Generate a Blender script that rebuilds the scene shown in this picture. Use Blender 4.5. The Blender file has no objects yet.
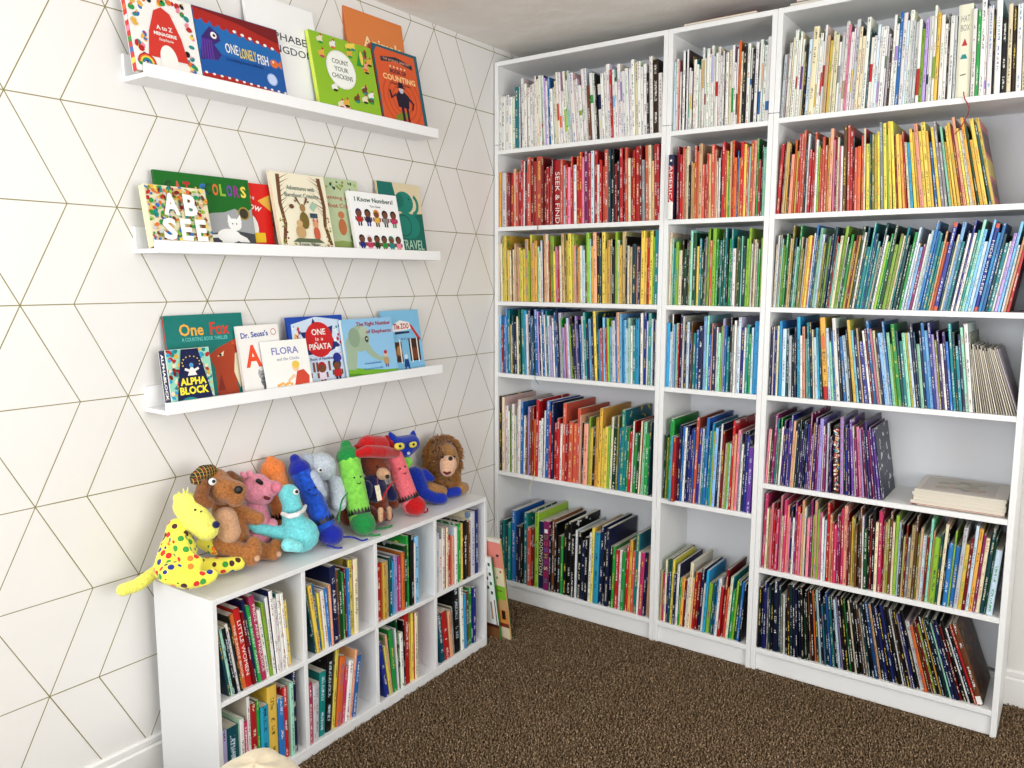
import bpy, bmesh, math, random, re
from mathutils import Vector, Matrix, Euler
import numpy as np
R = math.radians
C = bpy.context.scene.collection
scn = bpy.context.scene

# ------------------------------------------------------------------ camera
CAM = Vector((2.141, -3.139, 1.454)); YAW, PITCH, ROLL = R(35.496), R(-7.442), R(0.156); FPX = 805.8
fw = Vector((-math.sin(YAW)*math.cos(PITCH), math.cos(YAW)*math.cos(PITCH), math.sin(PITCH)))
r0 = fw.cross(Vector((0, 0, 1))).normalized(); u0 = r0.cross(fw)
rt = r0*math.cos(ROLL) + u0*math.sin(ROLL); up = u0*math.cos(ROLL) - r0*math.sin(ROLL)
cd = bpy.data.cameras.new('camera'); cam = bpy.data.objects.new('camera', cd); C.objects.link(cam)
m = Matrix((rt, up, -fw)).transposed().to_4x4(); m.translation = CAM; cam.matrix_world = m
cd.sensor_width = 36; cd.lens = 36*FPX/1024; cd.clip_start = .02
scn.camera = cam

# ------------------------------------------------------------------ light
w = bpy.data.worlds.new('daylight'); scn.world = w; w.use_nodes = True
w.node_tree.nodes['Background'].inputs[0].default_value = (.80, .90, 1, 1)
w.node_tree.nodes['Background'].inputs[1].default_value = 1.5
def area(name, loc, rot, sx, sy, power, col):
    l = bpy.data.lights.new(name, 'AREA'); l.shape = 'RECTANGLE'; l.size = sx; l.size_y = sy; l.energy = power; l.color = col
    o = bpy.data.objects.new(name, l); C.objects.link(o); o.location = loc; o.rotation_euler = rot; return o
area('window_daylight_rear', (1.45, -4.52, 1.45), (R(112), 0, 0), 2.3, 1.5, 78, (.96, .98, 1))
area('window_daylight_side', (3.92, -2.3, 1.45), (R(110), 0, R(90)), 1.8, 1.5, 74, (1, .985, .96))
scn.view_settings.view_transform = 'Standard'; scn.view_settings.look = 'None'
scn.view_settings.exposure = -0.23; scn.view_settings.gamma = 1
scn.view_settings.use_curve_mapping = False
try:
    scn.cycles.use_denoising = True; scn.cycles.max_bounces = 8; scn.cycles.diffuse_bounces = 3
    scn.cycles.sample_clamp_indirect = 6
except Exception: pass

# ------------------------------------------------------------------ helpers
def lin(c):
    f = lambda x: x/12.92 if x <= .04045 else ((x+.055)/1.055)**2.4
    return tuple(f(x) for x in c)
class N:
    def __init__(s, name):
        s.m = bpy.data.materials.new(name); s.m.use_nodes = True; s.t = s.m.node_tree
        s.b = s.t.nodes['Principled BSDF']
    def n(s, typ, **k):
        nd = s.t.nodes.new(typ)
        for a, v in k.items(): setattr(nd, a, v)
        return nd
    def link(s, a, b): s.t.links.new(a, b)
    def math(s, op, a, b=None, c=None):
        nd = s.n('ShaderNodeMath', operation=op)
        for i, v in enumerate((a, b, c)):
            if v is None: continue
            if isinstance(v, (int, float)): nd.inputs[i].default_value = v
            else: s.link(v, nd.inputs[i])
        return nd.outputs[0]
    def mix(s, f, a, b):
        nd = s.n('ShaderNodeMix', data_type='RGBA')
        for i, v in ((0, f), (6, a), (7, b)):
            if isinstance(v, (int, float)): nd.inputs[i].default_value = v
            elif isinstance(v, tuple): nd.inputs[i].default_value = (*v[:3], 1)
            else: s.link(v, nd.inputs[i])
        return nd.outputs[2]
def plain(name, col, rough=.5, bump=0, bscale=200, var=0, sheen=0, metal=0, spec=.5):
    q = N(name); c = lin(col)
    q.b.inputs['Base Color'].default_value = (*c, 1); q.b.inputs['Roughness'].default_value = rough
    q.b.inputs['Metallic'].default_value = metal; q.b.inputs['Specular IOR Level'].default_value = spec
    if sheen: q.b.inputs['Sheen Weight'].default_value = sheen; q.b.inputs['Sheen Roughness'].default_value = .5
    co = q.n('ShaderNodeTexCoord').outputs['Object']
    if bump:
        nz = q.n('ShaderNodeTexNoise'); nz.inputs['Scale'].default_value = bscale; nz.inputs['Detail'].default_value = 3
        q.link(co, nz.inputs['Vector'])
        bp = q.n('ShaderNodeBump'); bp.inputs['Strength'].default_value = bump; bp.inputs['Distance'].default_value = .003
        q.link(nz.outputs[0], bp.inputs['Height']); q.link(bp.outputs[0], q.b.inputs['Normal'])
    if var:
        nz = q.n('ShaderNodeTexNoise'); nz.inputs['Scale'].default_value = bscale*.5; nz.inputs['Detail'].default_value = 4
        q.link(co, nz.inputs['Vector'])
        mr = q.n('ShaderNodeMapRange'); mr.inputs[1].default_value = .3; mr.inputs[2].default_value = .7
        q.link(nz.outputs[0], mr.inputs[0])
        q.link(q.mix(mr.outputs[0], tuple(x*(1-var) for x in c), tuple(min(1, x*(1+var)) for x in c)), q.b.inputs['Base Color'])
    return q.m
def obj(name, me, mat=None, parent=None, loc=None, rot=None):
    o = bpy.data.objects.new(name, me); C.objects.link(o)
    if mat is not None and me is not None:
        if not me.materials: me.materials.append(mat)
    if parent is not None: o.parent = parent
    if loc is not None: o.location = loc
    if rot is not None: o.rotation_euler = rot
    return o
def tag(o, label=None, cat=None, group=None, kind=None):
    if label: o['label'] = label
    if cat: o['category'] = cat
    if group: o['group'] = group
    if kind: o['kind'] = kind
    return o
def empty(name, loc=(0, 0, 0), rz=0, label=None, cat=None, group=None, kind=None, rot=None):
    o = bpy.data.objects.new(name, None); C.objects.link(o); o.location = loc
    o.rotation_euler = rot if rot else (0, 0, rz); o.empty_display_size = .05
    return tag(o, label, cat, group, kind)
def mesh(name, v, f, smooth=False):
    me = bpy.data.meshes.new(name); me.from_pydata([tuple(x) for x in v], [], f); me.update()
    if smooth: me.polygons.foreach_set('use_smooth', [True]*len(me.polygons))
    return me
def boxm(name, x0, y0, z0, x1, y1, z1, bev=.0012):
    bm = bmesh.new(); bmesh.ops.create_cube(bm, size=1)
    for v in bm.verts:
        v.co = Vector(((x0+x1)/2+v.co.x*(x1-x0), (y0+y1)/2+v.co.y*(y1-y0), (z0+z1)/2+v.co.z*(z1-z0)))
    if bev: bmesh.ops.bevel(bm, geom=bm.edges[:], offset=bev, segments=1, affect='EDGES')
    me = bpy.data.meshes.new(name); bm.to_mesh(me); bm.free(); return me
def box(name, mat, parent, x0, y0, z0, x1, y1, z1, bev=.0012):
    return obj(name, boxm(name, x0, y0, z0, x1, y1, z1, bev), mat, parent)
def extrude_profile(name, pts, a, b):
    """pts: (out, z) profile; a->b: run along a line on the floor, 'out' measured to the left of a->b."""
    a, b = Vector(a), Vector(b); d = (b-a).normalized(); n = Vector((-d.y, d.x, 0))
    v = [a+n*o+Vector((0, 0, z)) for o, z in pts]+[b+n*o+Vector((0, 0, z)) for o, z in pts]
    k = len(pts); f = [(i, (i+1) % k, (i+1) % k+k, i+k) for i in range(k)]+[tuple(range(k-1, -1, -1)), tuple(range(k, 2*k))]
    return mesh(name, v, f)
def tube(name, pts, r, mat, parent=None, seg=8, smooth_pts=True, taper=None):
    P = [Vector(p) for p in pts]
    if smooth_pts and len(P) > 2:
        Q = []
        for i in range(len(P)-1):
            p0, p1, p2, p3 = P[max(i-1, 0)], P[i], P[i+1], P[min(i+2, len(P)-1)]
            for k in range(6):
                t = k/6; Q.append(.5*((2*p1)+(p2-p0)*t+(2*p0-5*p1+4*p2-p3)*t*t+(3*p1-p0-3*p2+p3)*t**3))
        Q.append(P[-1]); P = Q
    v, f = [], []; n = len(P); up0 = Vector((0, 0, 1))
    for i, p in enumerate(P):
        d = (P[min(i+1, n-1)]-P[max(i-1, 0)]).normalized()
        a = d.cross(up0 if abs(d.z) < .95 else Vector((1, 0, 0))).normalized(); b = d.cross(a)
        rr = r if taper is None else r+(taper-r)*i/(n-1)
        for k in range(seg):
            t = 2*math.pi*k/seg; v.append(p+a*math.cos(t)*rr+b*math.sin(t)*rr)
    for i in range(n-1):
        for k in range(seg): f.append((i*seg+k, i*seg+(k+1) % seg, (i+1)*seg+(k+1) % seg, (i+1)*seg+k))
    f += [tuple(range(seg-1, -1, -1)), tuple(range((n-1)*seg, n*seg))]
    return obj(name, mesh(name, v, f, True), mat, parent)

# ------------------------------------------------------------------ materials
def wallpaper():
    q = N('gold_line_wallpaper')
    co = q.n('ShaderNodeTexCoord').outputs['Object']; sp = q.n('ShaderNodeSeparateXYZ'); q.link(co, sp.inputs[0])
    y, z = sp.outputs[1], sp.outputs[2]; H = .2555; D = .13; P = .52
    zz = q.math('DIVIDE', q.math('SUBTRACT', 1.8965, z), H)      # rows count downward from z=1.8965
    row = q.math('FLOOR', zz); t = q.math('SUBTRACT', zz, row)
    odd = q.math('MULTIPLY', q.math('FLOORED_MODULO', row, 2.0), 2*D)
    base = q.math('SUBTRACT', q.math('SUBTRACT', y, -1.702), odd)
    def fam(sgn, off):
        a = q.math('ADD', base, q.math('MULTIPLY', t, -sgn*D)); a = q.math('SUBTRACT', a, off)
        a = q.math('ADD', q.math('FLOORED_MODULO', q.math('ADD', a, P/2), P), -P/2)
        return q.math('ABSOLUTE', a)
    d = q.math('MINIMUM', q.math('MINIMUM', fam(1, 0), fam(1, D)), q.math('MINIMUM', fam(-1, 0), fam(-1, -D)))
    d = q.math('MULTIPLY', d, H/math.hypot(H, D))
    hz = q.math('MULTIPLY', q.math('MINIMUM', t, q.math('SUBTRACT', 1.0, t)), H)
    d = q.math('MINIMUM', d, hz)
    nz = q.n('ShaderNodeTexNoise'); nz.inputs['Scale'].default_value = 2.3; q.link(co, nz.inputs['Vector'])
    wd = q.math('ADD', q.math('MULTIPLY', nz.outputs[0], .0010), .0005)
    mr = q.n('ShaderNodeMapRange'); q.link(q.math('SUBTRACT', d, wd), mr.inputs[0]); mr.inputs[1].default_value = 0; mr.inputs[2].default_value = .0006
    mr.inputs[3].default_value = 1; mr.inputs[4].default_value = 0
    q.link(q.mix(mr.outputs[0], lin((.90, .89, .875)), lin((.52, .48, .22))), q.b.inputs['Base Color'])
    q.b.inputs['Roughness'].default_value = .55
    q.link(q.math('MULTIPLY', mr.outputs[0], .35), q.b.inputs['Metallic'])
    n2 = q.n('ShaderNodeTexNoise'); n2.inputs['Scale'].default_value = 7; q.link(co, n2.inputs['Vector'])
    bp = q.n('ShaderNodeBump'); bp.inputs['Strength'].default_value = .25; bp.inputs['Distance'].default_value = .01; q.link(n2.outputs[0], bp.inputs['Height'])
    q.link(bp.outputs[0], q.b.inputs['Normal'])
    return q.m
def ceilingmat():
    q = N('knockdown_plaster')
    co = q.n('ShaderNodeTexCoord').outputs['Object']
    a = q.n('ShaderNodeTexNoise'); a.inputs['Scale'].default_value = 9; a.inputs['Detail'].default_value = 5; a.inputs['Roughness'].default_value = .55; q.link(co, a.inputs['Vector'])
    mr = q.n('ShaderNodeMapRange'); q.link(a.outputs[0], mr.inputs[0]); mr.inputs[1].default_value = .42; mr.inputs[2].default_value = .62
    bp = q.n('ShaderNodeBump'); bp.inputs['Strength'].default_value = .16; bp.inputs['Distance'].default_value = .008; q.link(mr.outputs[0], bp.inputs['Height'])
    q.link(bp.outputs[0], q.b.inputs['Normal'])
    q.link(q.mix(mr.outputs[0], lin((.935, .915, .885)), lin((.95, .935, .91))), q.b.inputs['Base Color'])
    q.b.inputs['Roughness'].default_value = .8
    return q.m
def carpetmat(name, dark, mid, light):
    q = N(name); co = q.n('ShaderNodeTexCoord').outputs['Object']
    a = q.n('ShaderNodeTexNoise'); a.inputs['Scale'].default_value = 170; a.inputs['Detail'].default_value = 3; q.link(co, a.inputs['Vector'])
    cr = q.n('ShaderNodeValToRGB'); q.link(a.outputs[0], cr.inputs[0])
    e = cr.color_ramp.elements; e[0].position = .36; e[0].color = (*lin(dark), 1); e[1].position = .68; e[1].color = (*lin(light), 1)
    x = e.new(.52); x.color = (*lin(mid), 1)
    q.link(cr.outputs[0], q.b.inputs['Base Color']); q.b.inputs['Roughness'].default_value = .95
    q.b.inputs['Specular IOR Level'].default_value = .1
    bp = q.n('ShaderNodeBump'); bp.inputs['Strength'].default_value = 1; bp.inputs['Distance'].default_value = .006; q.link(a.outputs[0], bp.inputs['Height'])
    q.link(bp.outputs[0], q.b.inputs['Normal'])
    return q.m
WHITE = plain('white_melamine', (.93, .93, .925), .38, bump=.04, bscale=60)
BACKP = plain('white_back_board', (.88, .885, .90), .5)
UNITW = plain('white_laminate', (.91, .91, .91), .42, bump=.04, bscale=60)
TRIM = plain('white_trim_paint', (.93, .925, .91), .35)
PAINT = plain('warm_white_wall_paint', (.89, .88, .86), .6, bump=.1, bscale=60)
M_WP = wallpaper(); M_CE = ceilingmat(); M_CA = carpetmat('brown_carpet', (.30, .235, .165), (.52, .425, .325), (.75, .65, .53))
LEDGEW = plain('white_ledge_paint', (.955, .955, .955), .35)

def printmat():
    q = N('book_print')
    col = q.n('ShaderNodeAttribute', attribute_name='Col').outputs[0]; ink = q.n('ShaderNodeAttribute', attribute_name='Ink').outputs[0]
    uv = q.n('ShaderNodeUVMap', uv_map='UVMap').outputs[0]; sp = q.n('ShaderNodeSeparateXYZ'); q.link(uv, sp.inputs[0])
    u, v = sp.outputs[0], sp.outputs[1]
    def noise(x, y, sc, det=1):
        cb = q.n('ShaderNodeCombineXYZ'); q.link(x, cb.inputs[0]); q.link(y, cb.inputs[1])
        nz = q.n('ShaderNodeTexNoise', noise_dimensions='2D'); nz.inputs['Scale'].default_value = sc; nz.inputs['Detail'].default_value = det
        q.link(cb.outputs[0], nz.inputs['Vector']); return nz.outputs[0]
    stroke = q.math('GREATER_THAN', noise(q.math('MULTIPLY', u, 2.6), q.math('MULTIPLY', v, 260), 1), .50)
    word = q.math('GREATER_THAN', noise(q.math('MULTIPLY', u, 0.0), q.math('MULTIPLY', v, 13), 1), .50)
    band = q.math('LESS_THAN', q.math('ABSOLUTE', q.math('SUBTRACT', u, .5)), .19)
    on = q.math('GREATER_THAN', u, -.5)
    mk = q.math('MULTIPLY', q.math('MULTIPLY', stroke, word), q.math('MULTIPLY', band, on))
    # cover faces (u < -2): loose printed shapes
    cv = q.math('MULTIPLY', q.math('LESS_THAN', u, -1.5), q.math('GREATER_THAN', noise(q.math('MULTIPLY', u, 30), q.math('MULTIPLY', v, 30), 1, 2), .66))
    mk = q.math('MAXIMUM', mk, cv)
    q.link(q.mix(q.math('MULTIPLY', mk, .8), col, ink), q.b.inputs['Base Color']); q.b.inputs['Roughness'].default_value = .38
    q.b.inputs['Specular IOR Level'].default_value = .35
    return q.m
M_PR = printmat()
M_PG = N('page_edges')
def _pg():
    q = M_PG; co = q.n('ShaderNodeTexCoord').outputs['Object']; wv = q.n('ShaderNodeTexNoise'); wv.inputs['Scale'].default_value = 1
    mp = q.n('ShaderNodeMapping'); mp.inputs['Scale'].default_value = (1500, 3, 3); q.link(co, mp.inputs[0]); q.link(mp.outputs[0], wv.inputs['Vector'])
    q.link(q.mix(wv.outputs[0], lin((.70, .66, .58)), lin((.95, .93, .87))), q.b.inputs['Base Color']); q.b.inputs['Roughness'].default_value = .8
_pg(); M_PG = M_PG.m

# ------------------------------------------------------------------ room
CEIL = 2.428; XR, YR = 3.9, -4.5
def quadobj(name, pts, mat, kind='structure'):
    o = obj(name, mesh(name, pts, [tuple(range(len(pts)))]), mat); o['kind'] = kind; return o
def slab(name, mat, *a):
    o = obj(name, boxm(name, *a, bev=0), mat); o['kind'] = 'structure'; return o
slab('floor', M_CA, 0, YR, -.06, XR, 0, -.004)
slab('ceiling', M_CE, -.1, YR-.1, CEIL, XR+.1, .1, CEIL+.1)
slab('wall_left', M_WP, -.1, YR, -.06, 0, 0, CEIL)
slab('wall_back', PAINT, -.1, 0, -.06, XR+.1, .1, CEIL)
def wall_hole(name, mat, axis, c0, c1, a0, a1, h0, h1, z0, z1):
    """wall slab with an opening; axis 'x': runs along x at y c0..c1"""
    v, parts = [], [(a0, h0, -.06, CEIL), (h1, a1, -.06, CEIL), (h0, h1, -.06, z0), (h0, h1, z1, CEIL)]
    bm = bmesh.new()
    for s0, s1, q0, q1 in parts:
        r = bmesh.ops.create_cube(bm, size=1)['verts']
        for p in r:
            s = (s0+s1)/2+p.co.x*(s1-s0); c = (c0+c1)/2+p.co.y*(c1-c0); z = (q0+q1)/2+p.co.z*(q1-q0)
            p.co = (s, c, z) if axis == 'x' else (c, s, z)
    me = bpy.data.meshes.new(name); bm.to_mesh(me); bm.free()
    o = obj(name, me, mat); o['kind'] = 'structure'; return o
wall_hole('wall_rear', PAINT, 'x', YR-.1, YR, -.1, XR+.1, .3, 2.6, .7, 2.2)
wall_hole('wall_right', PAINT, 'y', XR, XR+.1, YR, 0, -3.2, -1.4, .7, 2.2)
prof = [(0, 0), (0, .124), (.006, .124), (.010, .119), (.010, .104), (.007, .100), (.014, .094), (.014, 0)]
o = obj('baseboard_left', extrude_profile('baseboard_left', [(-a, b) for a, b in prof][::-1], (0, YR, 0), (0, -.01, 0)), TRIM); o['kind'] = 'structure'
o = obj('baseboard_back', extrude_profile('baseboard_back', [(-a, b) for a, b in prof][::-1], (.0, 0, 0), (XR, 0, 0)), TRIM); o['kind'] = 'structure'

# carpet pile: short twisted tufts
def pile():
    rng = np.random.default_rng(3); sp = .0085
    xs = np.arange(.02, 3.0, sp); ys = np.arange(-2.45, -.02, sp)
    X, Y = np.meshgrid(xs, ys); X = X.ravel()+rng.uniform(-.004, .004, X.size); Y = Y.ravel()+rng.uniform(-.004, .004, Y.size)
    lx = (Y+1.944)*.9996+(X-.318)*-.0279; ly = -(X-.318)*.9996-(Y+1.944)*.0279
    k = ~((lx > -.006) & (lx < 1.249) & (ly > -.006)) & ~((X < 2.011) & (Y > -.286)); X, Y = X[k], Y[k]
    n = X.size; r = rng.uniform(.0035, .0055, n); h = rng.uniform(.006, .013, n); a = rng.uniform(0, 6.28, n)
    tx, ty = rng.uniform(-.004, .004, n), rng.uniform(-.004, .004, n)
    V = np.zeros((n, 7, 3))
    for j in range(3):
        t = a+j*2.0944
        V[:, j] = np.stack([X+r*np.cos(t), Y+r*np.sin(t), np.full(n, -.005)], 1)
        V[:, 3+j] = np.stack([X+tx+r*.75*np.cos(t+.6), Y+ty+r*.75*np.sin(t+.6), h*.75], 1)
    V[:, 6] = np.stack([X+tx*1.4, Y+ty*1.4, h], 1)
    F = []
    for j in range(3):
        q = (j+1) % 3; F += [(j, q, 3+q), (j, 3+q, 3+j), (3+j, 3+q, 6)]
    F = np.array(F); FF = (np.arange(n)[:, None, None]*7+F[None]).reshape(-1, 3)
    me = bpy.data.meshes.new('carpet_pile'); me.vertices.add(n*7); me.vertices.foreach_set('co', V.reshape(-1))
    me.loops.add(FF.size); me.loops.foreach_set('vertex_index', FF.reshape(-1).astype(np.int32))
    me.polygons.add(len(FF)); me.polygons.foreach_set('loop_start', np.arange(0, FF.size, 3, dtype=np.int32))
    me.update(calc_edges=True)
    o = obj('carpet_pile', me, M_CA); tag(o, 'short twisted brown carpet pile covering the floor', 'carpet', kind='stuff')
pile()

# ------------------------------------------------------------------ bookcases
T = .018; F = -.28; HC = 2.364
CX = {'A': (.005, .805), 'B': (.805, 1.205), 'C': (1.205, 2.005)}
SH = {'A': [.596, 1.040, 1.356, 1.676, 2.0], 'B': [.596, 1.040, 1.356, 1.676, 2.0], 'C': [.398, .718, 1.042, 1.357, 1.680, 2.004]}
ZB = .089
CLAB = {'A': 'tall wide white bookcase touching the patterned wall, six shelves of books', 'B': 'tall narrow white bookcase between the two wide ones',
        'C': 'tall wide white bookcase farthest from the patterned wall, with seven rows'}
for k, (x0, x1) in CX.items():
    e = 0.0004; x0 += e; x1 -= e
    r = empty('bookcase', ((x0+x1)/2, F, 0), 0, CLAB[k], 'bookcase'); ox, oy = -(x0+x1)/2, -F
    def B(n, a, b, c, d, ee, f_, mat=WHITE, bev=.0012): return box(n, mat, r, a+ox, b+oy, c, d+ox, ee+oy, f_, bev)
    SD = 2.022
    for a, b in ((x0, x0+T), (x1-T, x1)):
        B('side_panel', a, F, 0.0, b, -.003, SD-.0008); B('extension_panel', a, F, SD+.0008, b, -.003, HC)
    B('back_panel', x0+T, -.010, .06, x1-T, -.005, HC-.01, BACKP, 0)
    B('top_panel', x0+T, F, HC-T, x1-T, -.011, HC)
    B('bottom_shelf', x0+T, F, ZB-T, x1-T, -.011, ZB)
    B('kick_board', x0+T, F+.012, 0.0, x1-T, F+.028, ZB-T)
    for z in SH[k]: B('shelf', x0+T, F+.001, z-T, x1-T, -.011, z)
# cube unit, turned a little off the wall
UA = R(91.6); UL = 1.243; UD = .266; UH = .608; UT = .015
UO = Vector((.318, -1.944, 0))       # front end nearest the camera; local +x runs to the corner, local +y into the wall
ur = empty('cube_shelf_unit', UO, UA, 'low white eight-cube shelf unit under the picture ledges with plush toys on top', 'shelf unit')
CW = (UL-5*UT)/4; ZM = (UH-UT+.0)/2
def UB(n, *a, mat=UNITW): return box(n, mat, ur, *a)
UB('top_panel', UT, 0, UH-UT, UL-UT, UD, UH); UB('bottom_panel', UT, 0, .0, UL-UT, UD, .035)
UB('side_panel', 0, 0, 0, UT, UD, UH); UB('side_panel', UL-UT, 0, 0, UL, UD, UH)
for i in range(1, 4):
    a = UT*i+CW*i
    UB('divider', a, .002, .035, a+UT, UD-.006, UH-UT)
for i in range(4):
    a = UT+(CW+UT)*i
    UB('shelf', a+.0004, .002, .315-UT, a+CW-.0004, UD-.006, .315)
UB('back_panel', UT, UD-.005, .035, UL-UT, UD-.001, UH-UT, mat=BACKP)
# picture ledges
LG = {'a': (1.970, -1.927, 'top'), 'b': (1.520, -1.923, 'middle'), 'c': (1.080, -1.916, 'lowest')}
LEDGE = {}
for k, (z, y, nm) in LG.items():
    r = empty('picture_ledge', (0, y, z), 0, f'{nm} of the three long white picture ledges on the patterned wall', 'wall shelf', rot=(R({'a': .15, 'b': .12, 'c': .45}[k]), 0, 0))
    LEDGE[k] = r; Lx = 1.155
    box('back_rail', LEDGEW, r, .0005, 0, 0, .012, Lx, .072); box('base_board', LEDGEW, r, .0122, 0, 0, .102, Lx, .012); box('front_lip', LEDGEW, r, .1022, 0, 0, .114, Lx, .034)

# ------------------------------------------------------------------ books
PAL = {'w': (.93, .92, .90), 'c': (.90, .86, .72), 'y': (.93, .82, .34), 'k': (.55, .72, .22), 'g': (.88, .68, .28), 'o': (.86, .42, .18),
       'r': (.72, .12, .13), 'R': (.46, .05, .07), 's': (.80, .34, .26), 'S': (.90, .64, .52), 'p': (.90, .52, .62), 'P': (.76, .20, .38),
       'M': (.50, .12, .36), 'v': (.44, .24, .66), 'V': (.22, .09, .38), 'u': (.70, .62, .84), 'l': (.52, .76, .92), 'L': (.80, .88, .93),
       'b': (.14, .42, .70), 'B': (.07, .11, .28), 'D': (.13, .17, .52), 'q': (.18, .62, .80), 't': (.07, .52, .52), 'T': (.04, .27, .31),
       'm': (.60, .84, .74), 'n': (.13, .57, .24), 'N': (.05, .26, .13), 'e': (.52, .52, .18), 'h': (.42, .25, .13), 'H': (.19, .11, .07),
       'a': (.82, .68, .50), 'x': (.04, .04, .05), 'z': (.52, .52, .51), 'Z': (.78, .79, .81)}
CN = {'w': 'white', 'c': 'cream', 'y': 'yellow', 'k': 'lime green', 'g': 'mustard', 'o': 'orange', 'r': 'red', 'R': 'dark red', 's': 'coral red',
      'S': 'salmon', 'p': 'pink', 'P': 'deep pink', 'M': 'plum', 'v': 'violet', 'V': 'dark purple', 'u': 'lavender', 'l': 'light blue', 'L': 'pale blue',
      'b': 'blue', 'B': 'navy', 'D': 'royal blue', 'q': 'bright blue', 't': 'teal', 'T': 'dark teal', 'm': 'mint green', 'n': 'green', 'N': 'dark green',
      'e': 'olive', 'h': 'brown', 'H': 'dark brown', 'a': 'tan', 'x': 'black', 'z': 'grey', 'Z': 'light grey'}
DARK = set('rRPMvVbBDtTnNehHxzs'); LP = {k: lin(v) for k, v in PAL.items()}
INK_L = ['w', 'w', 'w', 'c', 'y', 'w', 'L']; INK_D = ['x', 'B', 'r', 'x', 'n', 'b', 'M', 'H']
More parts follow.
